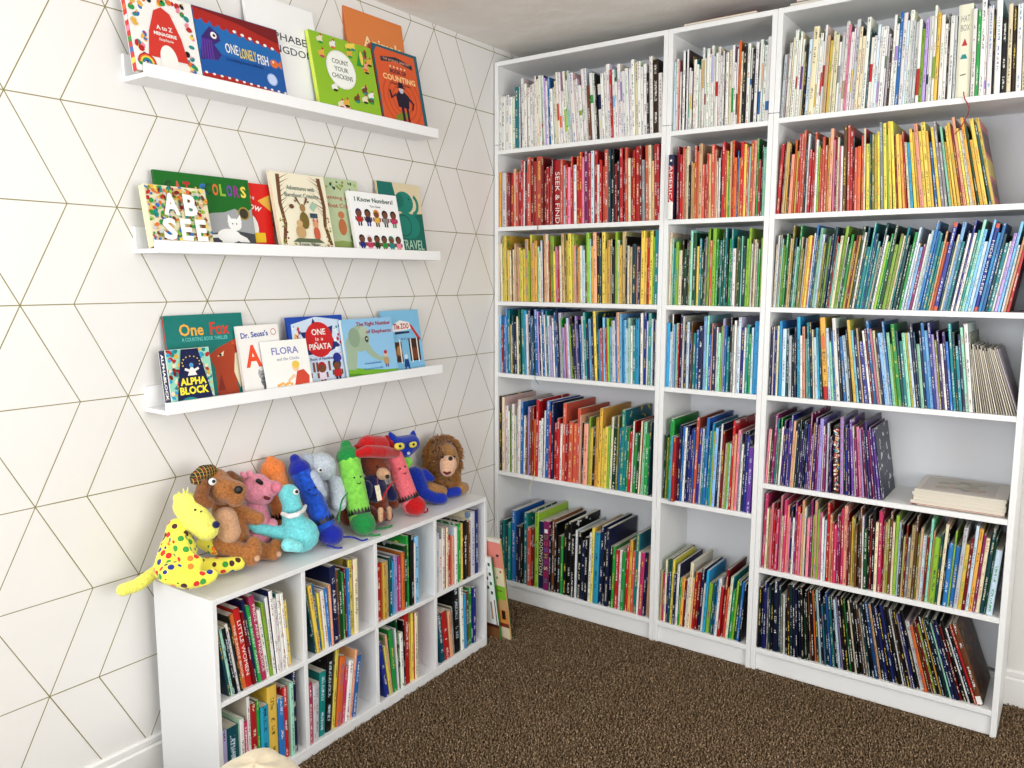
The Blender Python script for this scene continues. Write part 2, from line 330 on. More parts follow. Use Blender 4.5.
# row: frame, shelf z, x from, x to, lean first->last (degrees), mean height, palette for bands, words, tokens
ROWS = [
 ('A', 2.000, .025, .785, (0, -5, -2), .250, 'rbnyxo', 'white top row', 'wide bookcase by the wall',
  "w3_w6_w5_w6_w4_t6 w2 x2 w4^w4 w4 w4 w3 w3^c3^w4^w3^u2^w3 b4^w4_w3_c3 s3^o3^w3_k3^m3 Z3^w6^w3 w3 k4_w4^w3^h4_n4 w3 x2 B5_w4 w3 w5^r3 l3 w3_w4^u3 w4 w4 w3 w4^c4^w4^w3 w4 x3_w4^H7^w5_"),
 ('A', 1.676, .025, .785, (0, -1, -2), .266, 'wxRpw', 'red row', 'wide bookcase by the wall',
  "g3_Z7_r3_R3_r4_S3_s4_r4_r3 w2 R3_s5^R4^r4 s8^R3 R4_r4_s3_R2 r10=SEEK s3 Z3_r3_p4_r3 w4_r4 r4^p3 M5^r3 L4^r4^w3_r3_s3_s5^T3^x4^R3_x3_r4^R3_s3^c3_r3_r3 r5^R3^z3_s4^c3^a3_r4^r3^"),
 ('A', 1.356, .025, .785, (-1, -2, 0), .256, 'rxbhn', 'yellow row', 'wide bookcase by the wall',
  "c3 y4^y3^x2_g3_c3_h2_c3_a3 S3_y3_y4_y3_g5 k2_y3^g4 g4 m3_c3_Z3 a4^c3^r2 k6^y3_p3_r2_c3_a4^e3^g3 y5^y3^S3_t2_g3_c3_L3_h3_k4^m2 g3_S5^x4^T2 y5^g3_g4 c2 x4_k3^c3 g3_a5^x2 c3_a3_T5_S3_B3_y5^g3 r2 y4^k3 t5^"),
 ('A', 1.040, .025, .785, (-1, -4, 0), .254, 'wyBnw', 'blue row', 'wide bookcase by the wall',
  "l2 R4_b3 w2 b3^t4^y3_T3 B6_c3 N3^t6^q4^w2 B4^b3 T3 b6^u2^x3 w2 b4^w2 t3^L3 u4_w3 b4^B3^Z4^n2 u4_p3_L3 k2_x3 B5_u2 B3 b3_Z3 t4^B3_l5 B3 y4^T3^q3_s3_l3 r3_k3 l5_Z5 b2 S4^l3^q3 l3 w2_m4 w3_t4_q5 h2 w3^D4^w2 t5^L2 B2 w3"),
 ('A', .596, .025, .775, (0, 1, 2), .298, 'bkrwx', 'rainbow mixed row', 'wide bookcase by the wall',
  "H4^c4^w5 w3_k3 w3 c3_c3 w4^b4^w3_h3_u3 h3 r2 o3_r4^w4_w3_w2 b6^r3 B3^r5_r4_w3_s5^r4_s6_s6_s4^S2 x3_S6_k2 y4_H3_g4 g4^y4_y4_k3_c3 N6_e2 b2_t5^t3_n3_r3_w2 n4_N4_c2 m4 n5_T2"),
 ('A', .089, .025, .785, (0, 1, 2), .305, 'wscyr', 'dark bottom row', 'wide bookcase by the wall',
  "T4_t3_T4_t4_b6^B3_H3_x3_t5^s5_R3_k5^B7=PADD M7=DOOH x3_h3^x3 H4_n3_x4 x5^x5_w2 x5 B4_x4_w3 y3^q6 B4^x3 B4^x3_n3_r4_w3_n4_r3_g3 s3_t4^w2_P4_B3_S3_"),
 ('B', 2.000, .826, 1.185, (0, -1, 1), .250, 'rxnby', 'white top row', 'narrow bookcase',
  "L3 w4 S2 w3_H3 w4^x2 w3^m3_y3_x2 w5 w4_w3_c3 g3^r2 w5^w3 u4^w2 r4 w4^w4 w3 p2 w4 c4 n4^w4_h2 o4^c3 x5^w5^b3 x4 w5^x2 b4^S2 w5 b6^"),
 ('B', 1.676, .826, 1.185, (-1, -1, 0), .236, 'wyxng', 'coral row', 'narrow bookcase',
  "B10=AMERICA R5^r4 s4^a4^c4^x3_a3_g3_s4^o3 a6^s4_s4_r3 a4 s6^S3 c2_w3_x2 r5^s3 y3 n3_a3^r3^o5_b2 g3_r5^y4^s3 m3 s5^S4^n3^r4_H3 m5"),
 ('B', 1.356, .826, 1.185, (0, 0, 0), .246, 'wykcx', 'green row', 'narrow bookcase',
  "c4^m3 t4_k5 c6_H3 N5_x3 e3 m4^N6^y4_t4 N4_x3 z3 k4^s4 k6^n4 N3 t3 N3^t4^x2 n4 t3^w5_e3 N4 m2 T6_k4 k3^w3_h2 c3 z3_n3_k3"),
 ('B', 1.040, .826, 1.185, (0, 0, 0), .246, 'wkxoB', 'blue row', 'narrow bookcase',
  "q5 L3_w2^l3 m4 r2 B4^Z3^B4 L4 D3_h2 t4_b5_B7 l4^m3^b4_S2 B5 w2 m4_k2 u3^b3 t4_H3^z3 w3^Z2 L4^D5 w2 t4 n3_L3 q8^"),
 ('B', .596, .826, 1.185, (1, 2, 1), .295, 'wroyk', 'green to purple row', 'narrow bookcase',
  "N3_e4_n8^q4!_r6!_B5 b3 w4 B4 D3_D5 b3 s5^D5 Z3 t3_b5^t4 q3^k3 l5 B4 w3^R4 c4_k3_m3_r4^S4 p4 z3 w3_B4 D5 v8_"),
 ('B', .089, .826, 1.180, (1, 3, 4), .232, 'wyrkb', 'mixed bottom row', 'narrow bookcase',
  "a3_P3_c3^V3_T4^y4^B4_w4^n3_g5_R3_w3_c5^S3_r5 R4 B5^w3_q4^k6_t3_T3 b2 w4 r4_R4^s4_c4^n4_k3 N4 b4 x3"),
 ('C', 2.004, 1.226, 1.985, (2, 1, -3), .252, 'rxbnyv', 'white top row', 'wide bookcase farthest from the patterned wall',
  "Z4_z2_w4 c2 w5^r2 w3^v3 c3_x3_L5 c8^g2 w4 r2_r3^a5 y4_c3 c5 z3_Z4 a4^p3^w4 y2 Z5^c4 c5_w5^T2 r4_w3_L4 u3 w5 n2 w3_H3_w3^u4 b4^w5^L3 w5^Z3 w4 r4 k4_u4 T2 w4 k3^y4 w5 w4_H2 w5 Z3 c18^=HATBOX w5 n4 w6^u2 w6 x2 w7^x6_c5 H5 w6 c5 c5 w4 p5^w4"),
 ('C', 1.680, 1.226, 1.885, (2, -3, -13), .240, 'wxnyh', 'red to yellow row', 'wide bookcase farthest from the patterned wall',
  "r5 R3 a4 g2 H2 S5_o3 g3_r3^s4^s4^T2 w3^r4_r3_s3^w3 k3_s3_s4 s4_g3 S5^p3 R3 c3 p3_w3_h5^s4^r5^x2 s4_o5_s3 c3^y6_T2 e4 g5 y3 z4^y5^k2 y4^y4^R2 y5 g4 r2 c3_q4_y4 g3 S5^y4 y6^g3 b4_y4 z4^z4_m3 g3_y3 g4^R3 S4^y3 w4 g4^N3 g4_y5^T3 y4^=GUILD"),
 ('C', 1.357, 1.226, 1.982, (1, 8, 9), .246, 'wyrSB', 'green to blue row', 'wide bookcase farthest from the patterned wall',
  "c3_Z3 z3 m2 k4_n4 N3 a3 e3^T3 m4_n3^c2 e4_z3 g3 y4 r2 w2 b3^T3 m4^L4 e4_N2 k4 B3 T4^r2 m4_c4 k5^w2 N3_n4 y4_R3 g3 N4^w3 T3^t5_t3^b2 T3 t4_c3_T3^w3 k4_n3 N5^k5_k4 c3 t3^T4 N4_n4 L3^w3_l4_M4_w3 L4 b4^b4 t4 t4_S2 o4_D6^=WISH T3_c3 l5^t4_B2 w3 D3^w4 t4 m4^l4 L5_l3^D6^=HIDE q4 b4^T4 t5_w3_u4 l4^Z3_a3 r4_"),
 ('C', 1.042, 1.226, 1.875, (0, -9, -7), .246, 'wryBk', 'blue row', 'wide bookcase farthest from the patterned wall',
  "B3 Z2 D4 c3 q4^L6 T4 Z4_x4_B3 q5^w3_S4 m3_t3^B3^c2 L4_q3 T3 g8^=DINO L4 m3_b3 w5^x3 b4_L5_H3 g4^l3 B4_a2 D6_w3 R3 b4^p3 c3 B3_l4 L3 b3^m4 k3_n5^T3 t4_m4 y3 L3 B4^T2 m4_B3 b4^l4 D4^u3 e3_V3 w3_V4 b3_t4^T3 t4_B3 m4^w5^z2"),
 ('C', .718, 1.226, 1.628, (2, 1, -9), .238, 'wyubp', 'purple row', 'wide bookcase farthest from the patterned wall',
  "p3_c2_H4_M5^t2 z3_n2 w3_V3 D4_v4 D4^S4 a3_B3 N2 V4_B3 x2 D4 M3^v3_a2 V4^M3 u6^w2 M4_Z3 x2 V3_H13=FAIRY u5^x2 D4 V3 v4^w2 M4_p4 u3 M4 B2 V4^M3 V3 v4 B2"),
 ('C', .398, 1.226, 1.985, (1, -2, 4), .250, 'wxykS', 'pink to brown row', 'wide bookcase farthest from the patterned wall',
  "P5^c3_S3_p3 r3_R2 P4_p3^c3_P4^S3 p3_B3 w3_M3^s4 p3_S3^c3 H2_p4_M3^k2_S4^k3 p4 w3_L3_r4^S3 s3_P4_M3 R2 P4^S5^R2 h3_g2 e3 h3_H3 h3^w2 N5_x3 R2 x4^c4 P5^R2 a3 e3 h4^c3 k4^L3 H3 a3_R2 z4_a5 h3^e3_a3 L5_R3_m3^a2 k8_T3 c4^x2 b6_k2 b6_Z5^y5_R4 L4^g5^M3 c5 T5^N2 L8_"),
 ('C', .089, 1.226, 1.965, (0, -9, -20), .256, 'wroby', 'dark bottom row', 'wide bookcase farthest from the patterned wall',
  "x4_B3_D4 z3_T3 x3_B8^T3 z3_w3_x3_H4 T3^B4^B3 B4 x4^N3_x3 h2 x4^o2 T3 L3^B4^q2_T4 b3^t4 x3 L3 u2 x4^x4 n2 x4_c2 x4^x3 h3 z3_T3 x4^b4^a3 B4^D4 x3_D4^B3 x4^w2 H3 x4 z2 D3 x4^w5_o4_h3_R2 e3_x4^g2 x3 T4^m2 D3 B4^R3 x4^w2 x4 r3 h7^=LAST"),
 ('U1', .315, .00, .255, (-9, -8, -3), .235, 'wxory', 'upper first cube', 'low shelf unit',
  "T3_m3_x4_w4_x2 o6=JUNGLE r7=LITTLE R3 B3^n4=SECRET P7^=PRIDE w5_k4 w4 w5^w4 w4 w4 y5_"),
 ('U2', .315, .00, .225, (-9, -2, 0), .225, 'wyorb', 'upper second cube', 'low shelf unit',
  "T2 y5 b4 y3_w5_b4_S3_B9^h3 N5 n3 R2 b4 y6^c7^=BODY"),
 ('U3', .315, .00, .22, (0, 0, 0), .225, 'wxyBq', 'upper third cube', 'low shelf unit',
  "r8_g5_a3_T4_q4_u5_P4_o4_N5 n3^x5^w2 l6^"),
 ('U4', .315, .00, .265, (1, 0, 0), .225, 'wxyBr', 'upper last cube', 'low shelf unit',
  "Z4 w4_w4 c3 r5_S3_w4 n4 y3 x5=SPACE r2 h3 Z6^D5^"),
 ('U5', .035, .00, .27, (0, 0, 0), .225, 'wyoBr', 'lower first cube', 'low shelf unit',
  "u5_T12_w4_P4_w3^r6 n3 q8_y10^b6_r5 m4 B5^"),
 ('U6', .035, .00, .24, (0, 6, 9), .225, 'wyorb', 'lower second cube', 'low shelf unit',
  "P5_Z3_Z4_t8_x8^y4^o7 P4_w6_S3 b6_"),
 ('U7', .035, .00, .205, (-9, -2, 0), .225, 'wyoxb', 'lower third cube', 'low shelf unit',
  "D6_y3_S3 n6 w2 N3^w5_x3^r7^y3 y4^c5^"),
 ('U8', .035, .00, .25, (-8, -2, 0), .225, 'wyoxr', 'lower last cube', 'low shelf unit',
  "T6_r6_S4_z2_x8^w4^q3 h3 n5 D5"),
]
TXT = {'SEEK': ('SEEK & FIND', .8), 'AMERICA': ('AMERICA', .62), 'HIDE': ('HIDE and SLEEP', .62), 'PADD': ('PADDINGTON', .6), 'DOOH': ('I DOOHASON', .85),
       'HATBOX': ('HAT\nBOX', .2), 'SPACE': ('Space', .5), 'JUNGLE': ('THE JUNGLE BOOK', .72), 'LITTLE': ('LITTLE WOMEN', .7), 'SECRET': ('THE SECRET GARDEN', .75),
       'PRIDE': ('PRIDE AND PREJUDICE', .8), 'BODY': ('Your Body', .5)}
rnd = random.Random(11)

class Geo:
    def __init__(s): s.v, s.f, s.col, s.ink, s.uv = [], [], [], [], []
    def quad(s, p, col, ink=None, uv=None):
        i = len(s.v); s.v += p; s.f.append(tuple(range(i, i+len(p))))
        s.col += [col]*len(p); s.ink += [ink or col]*len(p); s.uv += uv or [(-1, -1)]*len(p)
    def add(s, g, M):
        i = len(s.v); s.v += [tuple(M @ Vector(p)) for p in g.v]; s.f += [tuple(k+i for k in f) for f in g.f]
        s.col += g.col; s.ink += g.ink; s.uv += g.uv
    def build(s, name):
        me = bpy.data.meshes.new(name); me.from_pydata(s.v, [], s.f)
        u = me.uv_layers.new(name='UVMap'); u.data.foreach_set('uv', [x for p in s.uv for x in p])
        for nm, arr in (('Col', s.col), ('Ink', s.ink)):
            a = me.attributes.new(nm, 'FLOAT_COLOR', 'CORNER'); a.data.foreach_set('color', [x for c in arr for x in (*c, 1)])
        me.update(); return me
def cover_geo(b):
    """U-shaped cover with a slightly rounded spine; spine at y=0 faces the viewer."""
    t, h, d, c = b['t'], b['h'], b['d'], b['c']; g = Geo(); col, ink = b['col'], b['ink']; side = b['side']; sd = b['seed']
    rb = min(.0022, t*.12)
    out = [(0, rb), (t*.22, 0), (t*.78, 0), (t, rb)]
    zs = [0]+[z for z, _ in b['bands'][:-1]]+[h]; n = len(b['bands'])
    for k in range(n):
        z0, z1 = zs[k], zs[k+1]; bc = b['bands'][k][1]
        bi = ink if bc is col else (LP['w'] if sum(bc) < 1.2 else LP['x'])
        for i in range(3):
            (xa, ya), (xb, yb) = out[i], out[i+1]; ua, ub = xa/t, xb/t
            txt = b['text'] is None and bc is col
            uv = [(ua, z0+sd), (ub, z0+sd), (ub, z1+sd), (ua, z1+sd)] if txt else None
            g.quad([(xa, ya, z0), (xb, yb, z0), (xb, yb, z1), (xa, ya, z1)], bc, bi, uv)
    ck = 1 if b['seed'] % 1 < .3 else 0
    suv = lambda: [(-1, -1)]*4 if not ck else [(-2-.0, sd), (-2-d, sd), (-2-d, sd+h), (-2, sd+h)]
    g.quad([(0, d, 0), (0, rb, 0), (0, rb, h), (0, d, h)], side, ink, suv()); g.quad([(t, rb, 0), (t, d, 0), (t, d, h), (t, rb, h)], side, ink, suv())
    g.quad([(c, c+rb, 0), (c, d, 0), (c, d, h), (c, c+rb, h)], LP['w']); g.quad([(t-c, d, 0), (t-c, c+rb, 0), (t-c, c+rb, h), (t-c, d, h)], LP['w'])
    g.quad([(0, d, 0), (0, d, h), (c, d, h), (c, d, 0)], side); g.quad([(t-c, d, 0), (t-c, d, h), (t, d, h), (t, d, 0)], side)
    for z, s in ((0, 1), (h, -1)):
        P = [[(0, d, z), (c, d, z), (c, rb+c, z), (0, rb, z)], [(t-c, d, z), (t, d, z), (t, rb, z), (t-c, rb+c, z)],
             [(0, rb, z), (c, rb+c, z), (t-c, rb+c, z), (t, rb, z), (t*.78, 0, z), (t*.22, 0, z)]]
        for q in P: g.quad(q if s > 0 else q[::-1], side)
    return g
def page_geo(b):
    t, h, d, c, s = b['t'], b['h'], b['d'], b['c'], b['inset']; g = Geo()
    x0, x1, y0, y1, z0, z1 = c, t-c, c+.0025, d-s, s, h-s; P = (.80, .77, .68)
    for q in ([(x0, y0, z1), (x1, y0, z1), (x1, y1, z1), (x0, y1, z1)], [(x0, y0, z0), (x0, y1, z0), (x1, y1, z0), (x1, y0, z0)],
              [(x0, y1, z0), (x0, y1, z1), (x1, y1, z1), (x1, y1, z0)]): g.quad(q, P)
    return g
def spine_text(b, root, s, frac, col, z0=None):
    cu = bpy.data.curves.new('spine_title', 'FONT'); cu.body = s; cu.align_x = 'CENTER'; cu.align_y = 'CENTER'; cu.extrude = .0001; cu.size = 1; cu.resolution_u = 2
    ob = bpy.data.objects.new('tmp', cu); dg = bpy.context.evaluated_depsgraph_get()
    C.objects.link(ob); dg.update(); me = bpy.data.meshes.new_from_object(ob.evaluated_get(dg)); bpy.data.objects.remove(ob)
    xs = [v.co.x for v in me.vertices]; ys = [v.co.y for v in me.vertices]; L, Hh = max(xs)-min(xs), max(ys)-min(ys)
    cx, cy = (max(xs)+min(xs))/2, (max(ys)+min(ys))/2
    rot = '\n' not in s
    sx = b['h']*frac/(L if rot else Hh*1.2); sy = b['t']*.62/(Hh if rot else L)
    for v in me.vertices:
        X, Y, Z = (v.co.x-cx)*(sx if rot else sy), (v.co.y-cy)*(sy if rot else sx), v.co.z
        zc = z0 if z0 is not None else b['h']*.5
        v.co = (b['t']/2+Y, -.0003-Z*.5, zc-X) if rot else (b['t']/2+X, -.0003-Z*.5, zc+Y)
    me.materials.clear(); me.name = 'spine_title'
    return obj('spine_title', me, flat(col), root)
_flat = {}
def flat(col, rough=.42):
    if isinstance(col, str): col = PAL[col]
    if col not in _flat: _flat[col] = plain('print_ink', col, rough)
    return _flat[col]

def frame_of(fr):
    if fr[0] == 'U':
        i = (int(fr[1])-1) % 4
        return Matrix.Translation(UO) @ Matrix.Rotation(UA, 4, 'Z') @ Matrix.Translation((UT+(CW+UT)*i+.001, 0, 0)), UA
    return Matrix.Translation((0, F, 0)), 0
BOOKS = []
for fr, z, xa, xb, lean, hm, bandpal, rowname, case, toks in ROWS:
    if fr == 'A' or fr == 'B' or fr == 'C': pass
    tk = re.findall(r'([a-zA-Z])([\d.]+)([\^_!]*)(?:=([A-Z]+))?', toks); n = len(tk); cnt = {}
    FM, rz = frame_of(fr)
    big = z < .1 or fr in ('A', 'B') and z < .6
    L = []
    for i, (c, wd, mods, txt) in enumerate(tk):
        f = i/(n-1); ln = lean[0]+(lean[1]-lean[0])*f*2 if f < .5 else lean[1]+(lean[2]-lean[1])*(f-.5)*2
        ln += rnd.uniform(-.35, .35)
        h = hm*(1+rnd.uniform(-.035, .035))
        if '^' in mods: h = hm*rnd.uniform(1.07, 1.16)
        if '_' in mods: h = hm*rnd.uniform(.82, .92)
        h = min(h, .283 if fr != 'U' and not big else .34)
        if fr[0] == 'U': h = min(h, .262)
        if fr == 'C' and z < .1: h = min(h, .268)
        hard = float(wd) >= 3.5 and rnd.random() < .7
        cc = LP[c]; jv = rnd.uniform(.86, 1.1) if c in 'wcLZ' else rnd.uniform(.75, 1.2); jh = .03 if c in 'wcLZ' else .12
        col = tuple(max(0, min(.95, x*jv*rnd.uniform(1-jh, 1+jh))) for x in cc)
        if txt == 'HATBOX': col = lin((.90, .89, .80))
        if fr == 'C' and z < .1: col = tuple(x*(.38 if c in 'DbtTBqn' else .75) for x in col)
        accent = None
        if rowname == 'white top row' and c not in 'wcZLxH' and rnd.random() < .78: accent = col; col = tuple(x*rnd.uniform(.93, 1) for x in LP['w'])
        ink = LP[rnd.choice(INK_L if c in DARK else INK_D)]
        bands = [(h, col)]
        r = rnd.random()
        if txt is None and r < .11: bands = [(h*rnd.uniform(.08, .3), LP[rnd.choice(bandpal)]), (h, col)]
        elif txt is None and r < .17: bands = [(h*rnd.uniform(.55, .9), col), (h, LP[rnd.choice(bandpal)])]
        elif txt is None and r < .22:
            a = h*rnd.uniform(.2, .5); bands = [(a, col), (a+h*rnd.uniform(.1, .3), LP[rnd.choice(bandpal)]), (h, col)]
        elif r < .30 and txt is None:       # a pair of thin stripes at the foot
            sc = LP[rnd.choice(['r', 'w', 'x', 'y'])]; bands = [(h*.02, col), (h*.04, sc), (h*.06, col), (h*.08, sc), (h, col)]
        if accent: a = h*rnd.uniform(.05, .6); bands = [(a, col), (a+h*rnd.uniform(.08, .35), accent), (h, col)]
        if txt == 'AMERICA': bands = [(h*.27, LP['w']), (h*.83, LP['r']), (h, LP['B'])]
        if txt in ('HIDE', 'WISH'): bands = [(h*.05, LP['s']), (h*.95, col), (h, LP['s'])]
        if txt == 'DINO': bands = [(h*.16, LP['r']), (h, col)]
        side = tuple(max(0, min(1, x*rnd.uniform(.55, .95))) for x in col)
        if c in 'wcZ' and rnd.random() < .3: side = LP[rnd.choice('wcLtBHrx')]
        dmax = (.248 if fr[0] != 'U' else .235)
        d = min(dmax, h*rnd.uniform(.70, .98))
        if 'U' in fr: d = min(d, .2)
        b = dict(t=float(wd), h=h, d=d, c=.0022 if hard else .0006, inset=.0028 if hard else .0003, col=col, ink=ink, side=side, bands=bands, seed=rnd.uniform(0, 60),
                 text=txt, code=c, lean=0 if txt == 'AMERICA' else ln, mods=mods, hard=hard, yoff=rnd.uniform(.006, .016)-(.026 if '!' in mods or txt == 'AMERICA' else 0))
        if txt == 'FAIRY': b['ink'] = LP['w']; b['col'] = b['col']
        b['text'] = txt if txt in TXT else None
        b['key'] = txt
        cnt[c] = cnt.get(c, 0)+1; b['nth'] = cnt[c]; b['row'] = rowname; b['case'] = case; b['fr'] = fr; b['last'] = i == n-1; b['first'] = i == 0
        L.append(b)
    for b in L: b['cnt'] = cnt[b['code']]
    # fit the thicknesses to the run of shelf they take up
    span = xb-xa if fr[0] != 'U' else xb-xa
    hm2 = hm*.95
    wedge = sum(max(0, hm2*(math.tan(R(p['lean']))-math.tan(R(q['lean'])))) for p, q in zip(L, L[1:]))
    ends = (L[0]['h']*math.tan(R(-L[0]['lean'])) if L[0]['lean'] < 0 and True else 0)
    ends += (max(L[-1]['h'], L[-2]['h'], L[-3]['h'])*math.tan(R(L[-1]['lean'])) if L[-1]['lean'] > 0 else 0)
    avail = span-wedge-ends-.0006*n
    k = avail/sum(b['t']/math.cos(R(b['lean'])) for b in L)
    x = xa+(L[0]['h']*math.tan(R(-L[0]['lean'])) if L[0]['lean'] < 0 else 0)
    for i, b in enumerate(L):
        b['t'] *= k; a = R(b['lean'])
        if b['t'] < 2.6*b['c']: b['c'] = .0005
        yo = b['yoff']
        zz = z+.0003+(b['t']*math.sin(a) if a > 0 else 0)
        b['M'] = FM @ Matrix.Translation((x, yo, zz)) @ Matrix.Rotation(a, 4, 'Y')
        if i < n-1:
            x += b['t']/math.cos(a)+.0006+max(0, hm2*(math.tan(a)-math.tan(R(L[i+1]['lean']))))
    BOOKS += L
    ROWINFO = (fr, k)
# rank by the area each spine shows
def pxl(P):
    d = P-CAM; q = d.dot(fw); return Vector((512+FPX*d.dot(rt)/q, 384-FPX*d.dot(up)/q))
for b in BOOKS:
    M = b['M']; p = [pxl(M @ Vector(q)) for q in ((0, 0, 0), (b['t'], 0, 0), (b['t'], 0, b['h']), (0, 0, b['h']))]
    A = 0
    for i in range(4): A += p[i].x*p[(i+1) % 4].y-p[(i+1) % 4].x*p[i].y
    c = sum(p, Vector((0, 0)))/4
    vis = 1 if c.x < 1024 else 0
    b['px'] = abs(A)/2*vis*(1.6 if b['key'] else 1)
order = sorted(range(len(BOOKS)), key=lambda i: -BOOKS[i]['px'])
KEEP = {i for i, b in enumerate(BOOKS) if b['fr'][0] == 'U' or b['key']}
for i in order:
    if len(KEEP) >= 296: break
    KEEP.add(i)
ORD = ['', 'first', 'second', 'third', 'fourth', 'fifth', 'sixth', 'seventh', 'eighth', 'ninth', 'tenth', 'eleventh', 'twelfth', 'thirteenth', 'fourteenth', 'fifteenth',
       'sixteenth', 'seventeenth', 'eighteenth', 'nineteenth', 'twentieth']
ORD += ['twenty-'+ORD[i] for i in range(1, 10)]+['thirtieth']+['thirty-'+ORD[i] for i in range(1, 10)]+['fortieth']+['forty-'+ORD[i] for i in range(1, 10)]
CASE = {'A': 'bookcase by patterned wall', 'B': 'narrow bookcase', 'C': 'wide right-hand bookcase', 'U': 'low unit'}
KEYL = {'SEEK': 'thick red book lettered SEEK & FIND, red row, wide bookcase by patterned wall',
        'AMERICA': 'book with star, red middle and AMERICA lettering jutting out of the narrow bookcase', 'HIDE': 'royal blue book lettered HIDE and SLEEP with coral ends in green to blue row',
        'WISH': 'royal blue book with coral ends and pale lettering in green to blue row', 'PADD': 'thick navy book with cream lettering beside the multicoloured title, dark bottom row',
        'DOOH': 'plum book with big multicoloured letters on its spine in the dark bottom row', 'HATBOX': 'very thick cream book with red triangle on spine in the white top row',
        'GUILD': 'yellow-spined book leaning last in its row, pink cover with yellow panel showing', 'DINO': 'tall mustard book with red foot band leaning in blue row of right-hand bookcase',
        'JUNGLE': 'orange book lettered THE JUNGLE BOOK in the upper first cube of the low unit', 'LITTLE': 'red book lettered LITTLE WOMEN in the upper first cube of the low unit',
        'SECRET': 'green book lettered THE SECRET GARDEN in the upper first cube of the low unit', 'PRIDE': 'pink book lettered PRIDE AND PREJUDICE in the upper first cube of the low unit',
        'BODY': 'cream book lettered Your Body in the upper second cube of the low unit',
        'LAST': 'dark book leaning last in the bottom row with a red and green patterned back cover',
        'FAIRY': 'thick brown busy-patterned book in the middle of the purple row', 'SPACE': 'black book lettered Space in the upper last cube of the low unit'}
def blabel(b):
    if b['key']: return KEYL[b['key']]
    sz = 'tall ' if '^' in b['mods'] else 'short ' if '_' in b['mods'] else ''
    th = 'thick ' if b['t'] > .019 else 'slim ' if b['t'] < .009 else ''
    nm = CN[b['code']]; c = b['cnt']
    pos = 'only '+nm+' one' if c == 1 else ORD[b['nth']]+' '+nm+' one from left'
    for pre in (sz+th, sz, th, ''):
        s = f"{pre}{nm} book, {pos}, {b['row']}, {CASE[b['fr'][0]]}"
        if len(s.split()) <= 16: return s
    return f"{nm} book, {ORD[b['nth']]} {nm} from left, {b['row']}, {CASE[b['fr'][0]]}"
stuff_c, stuff_p = Geo(), Geo()
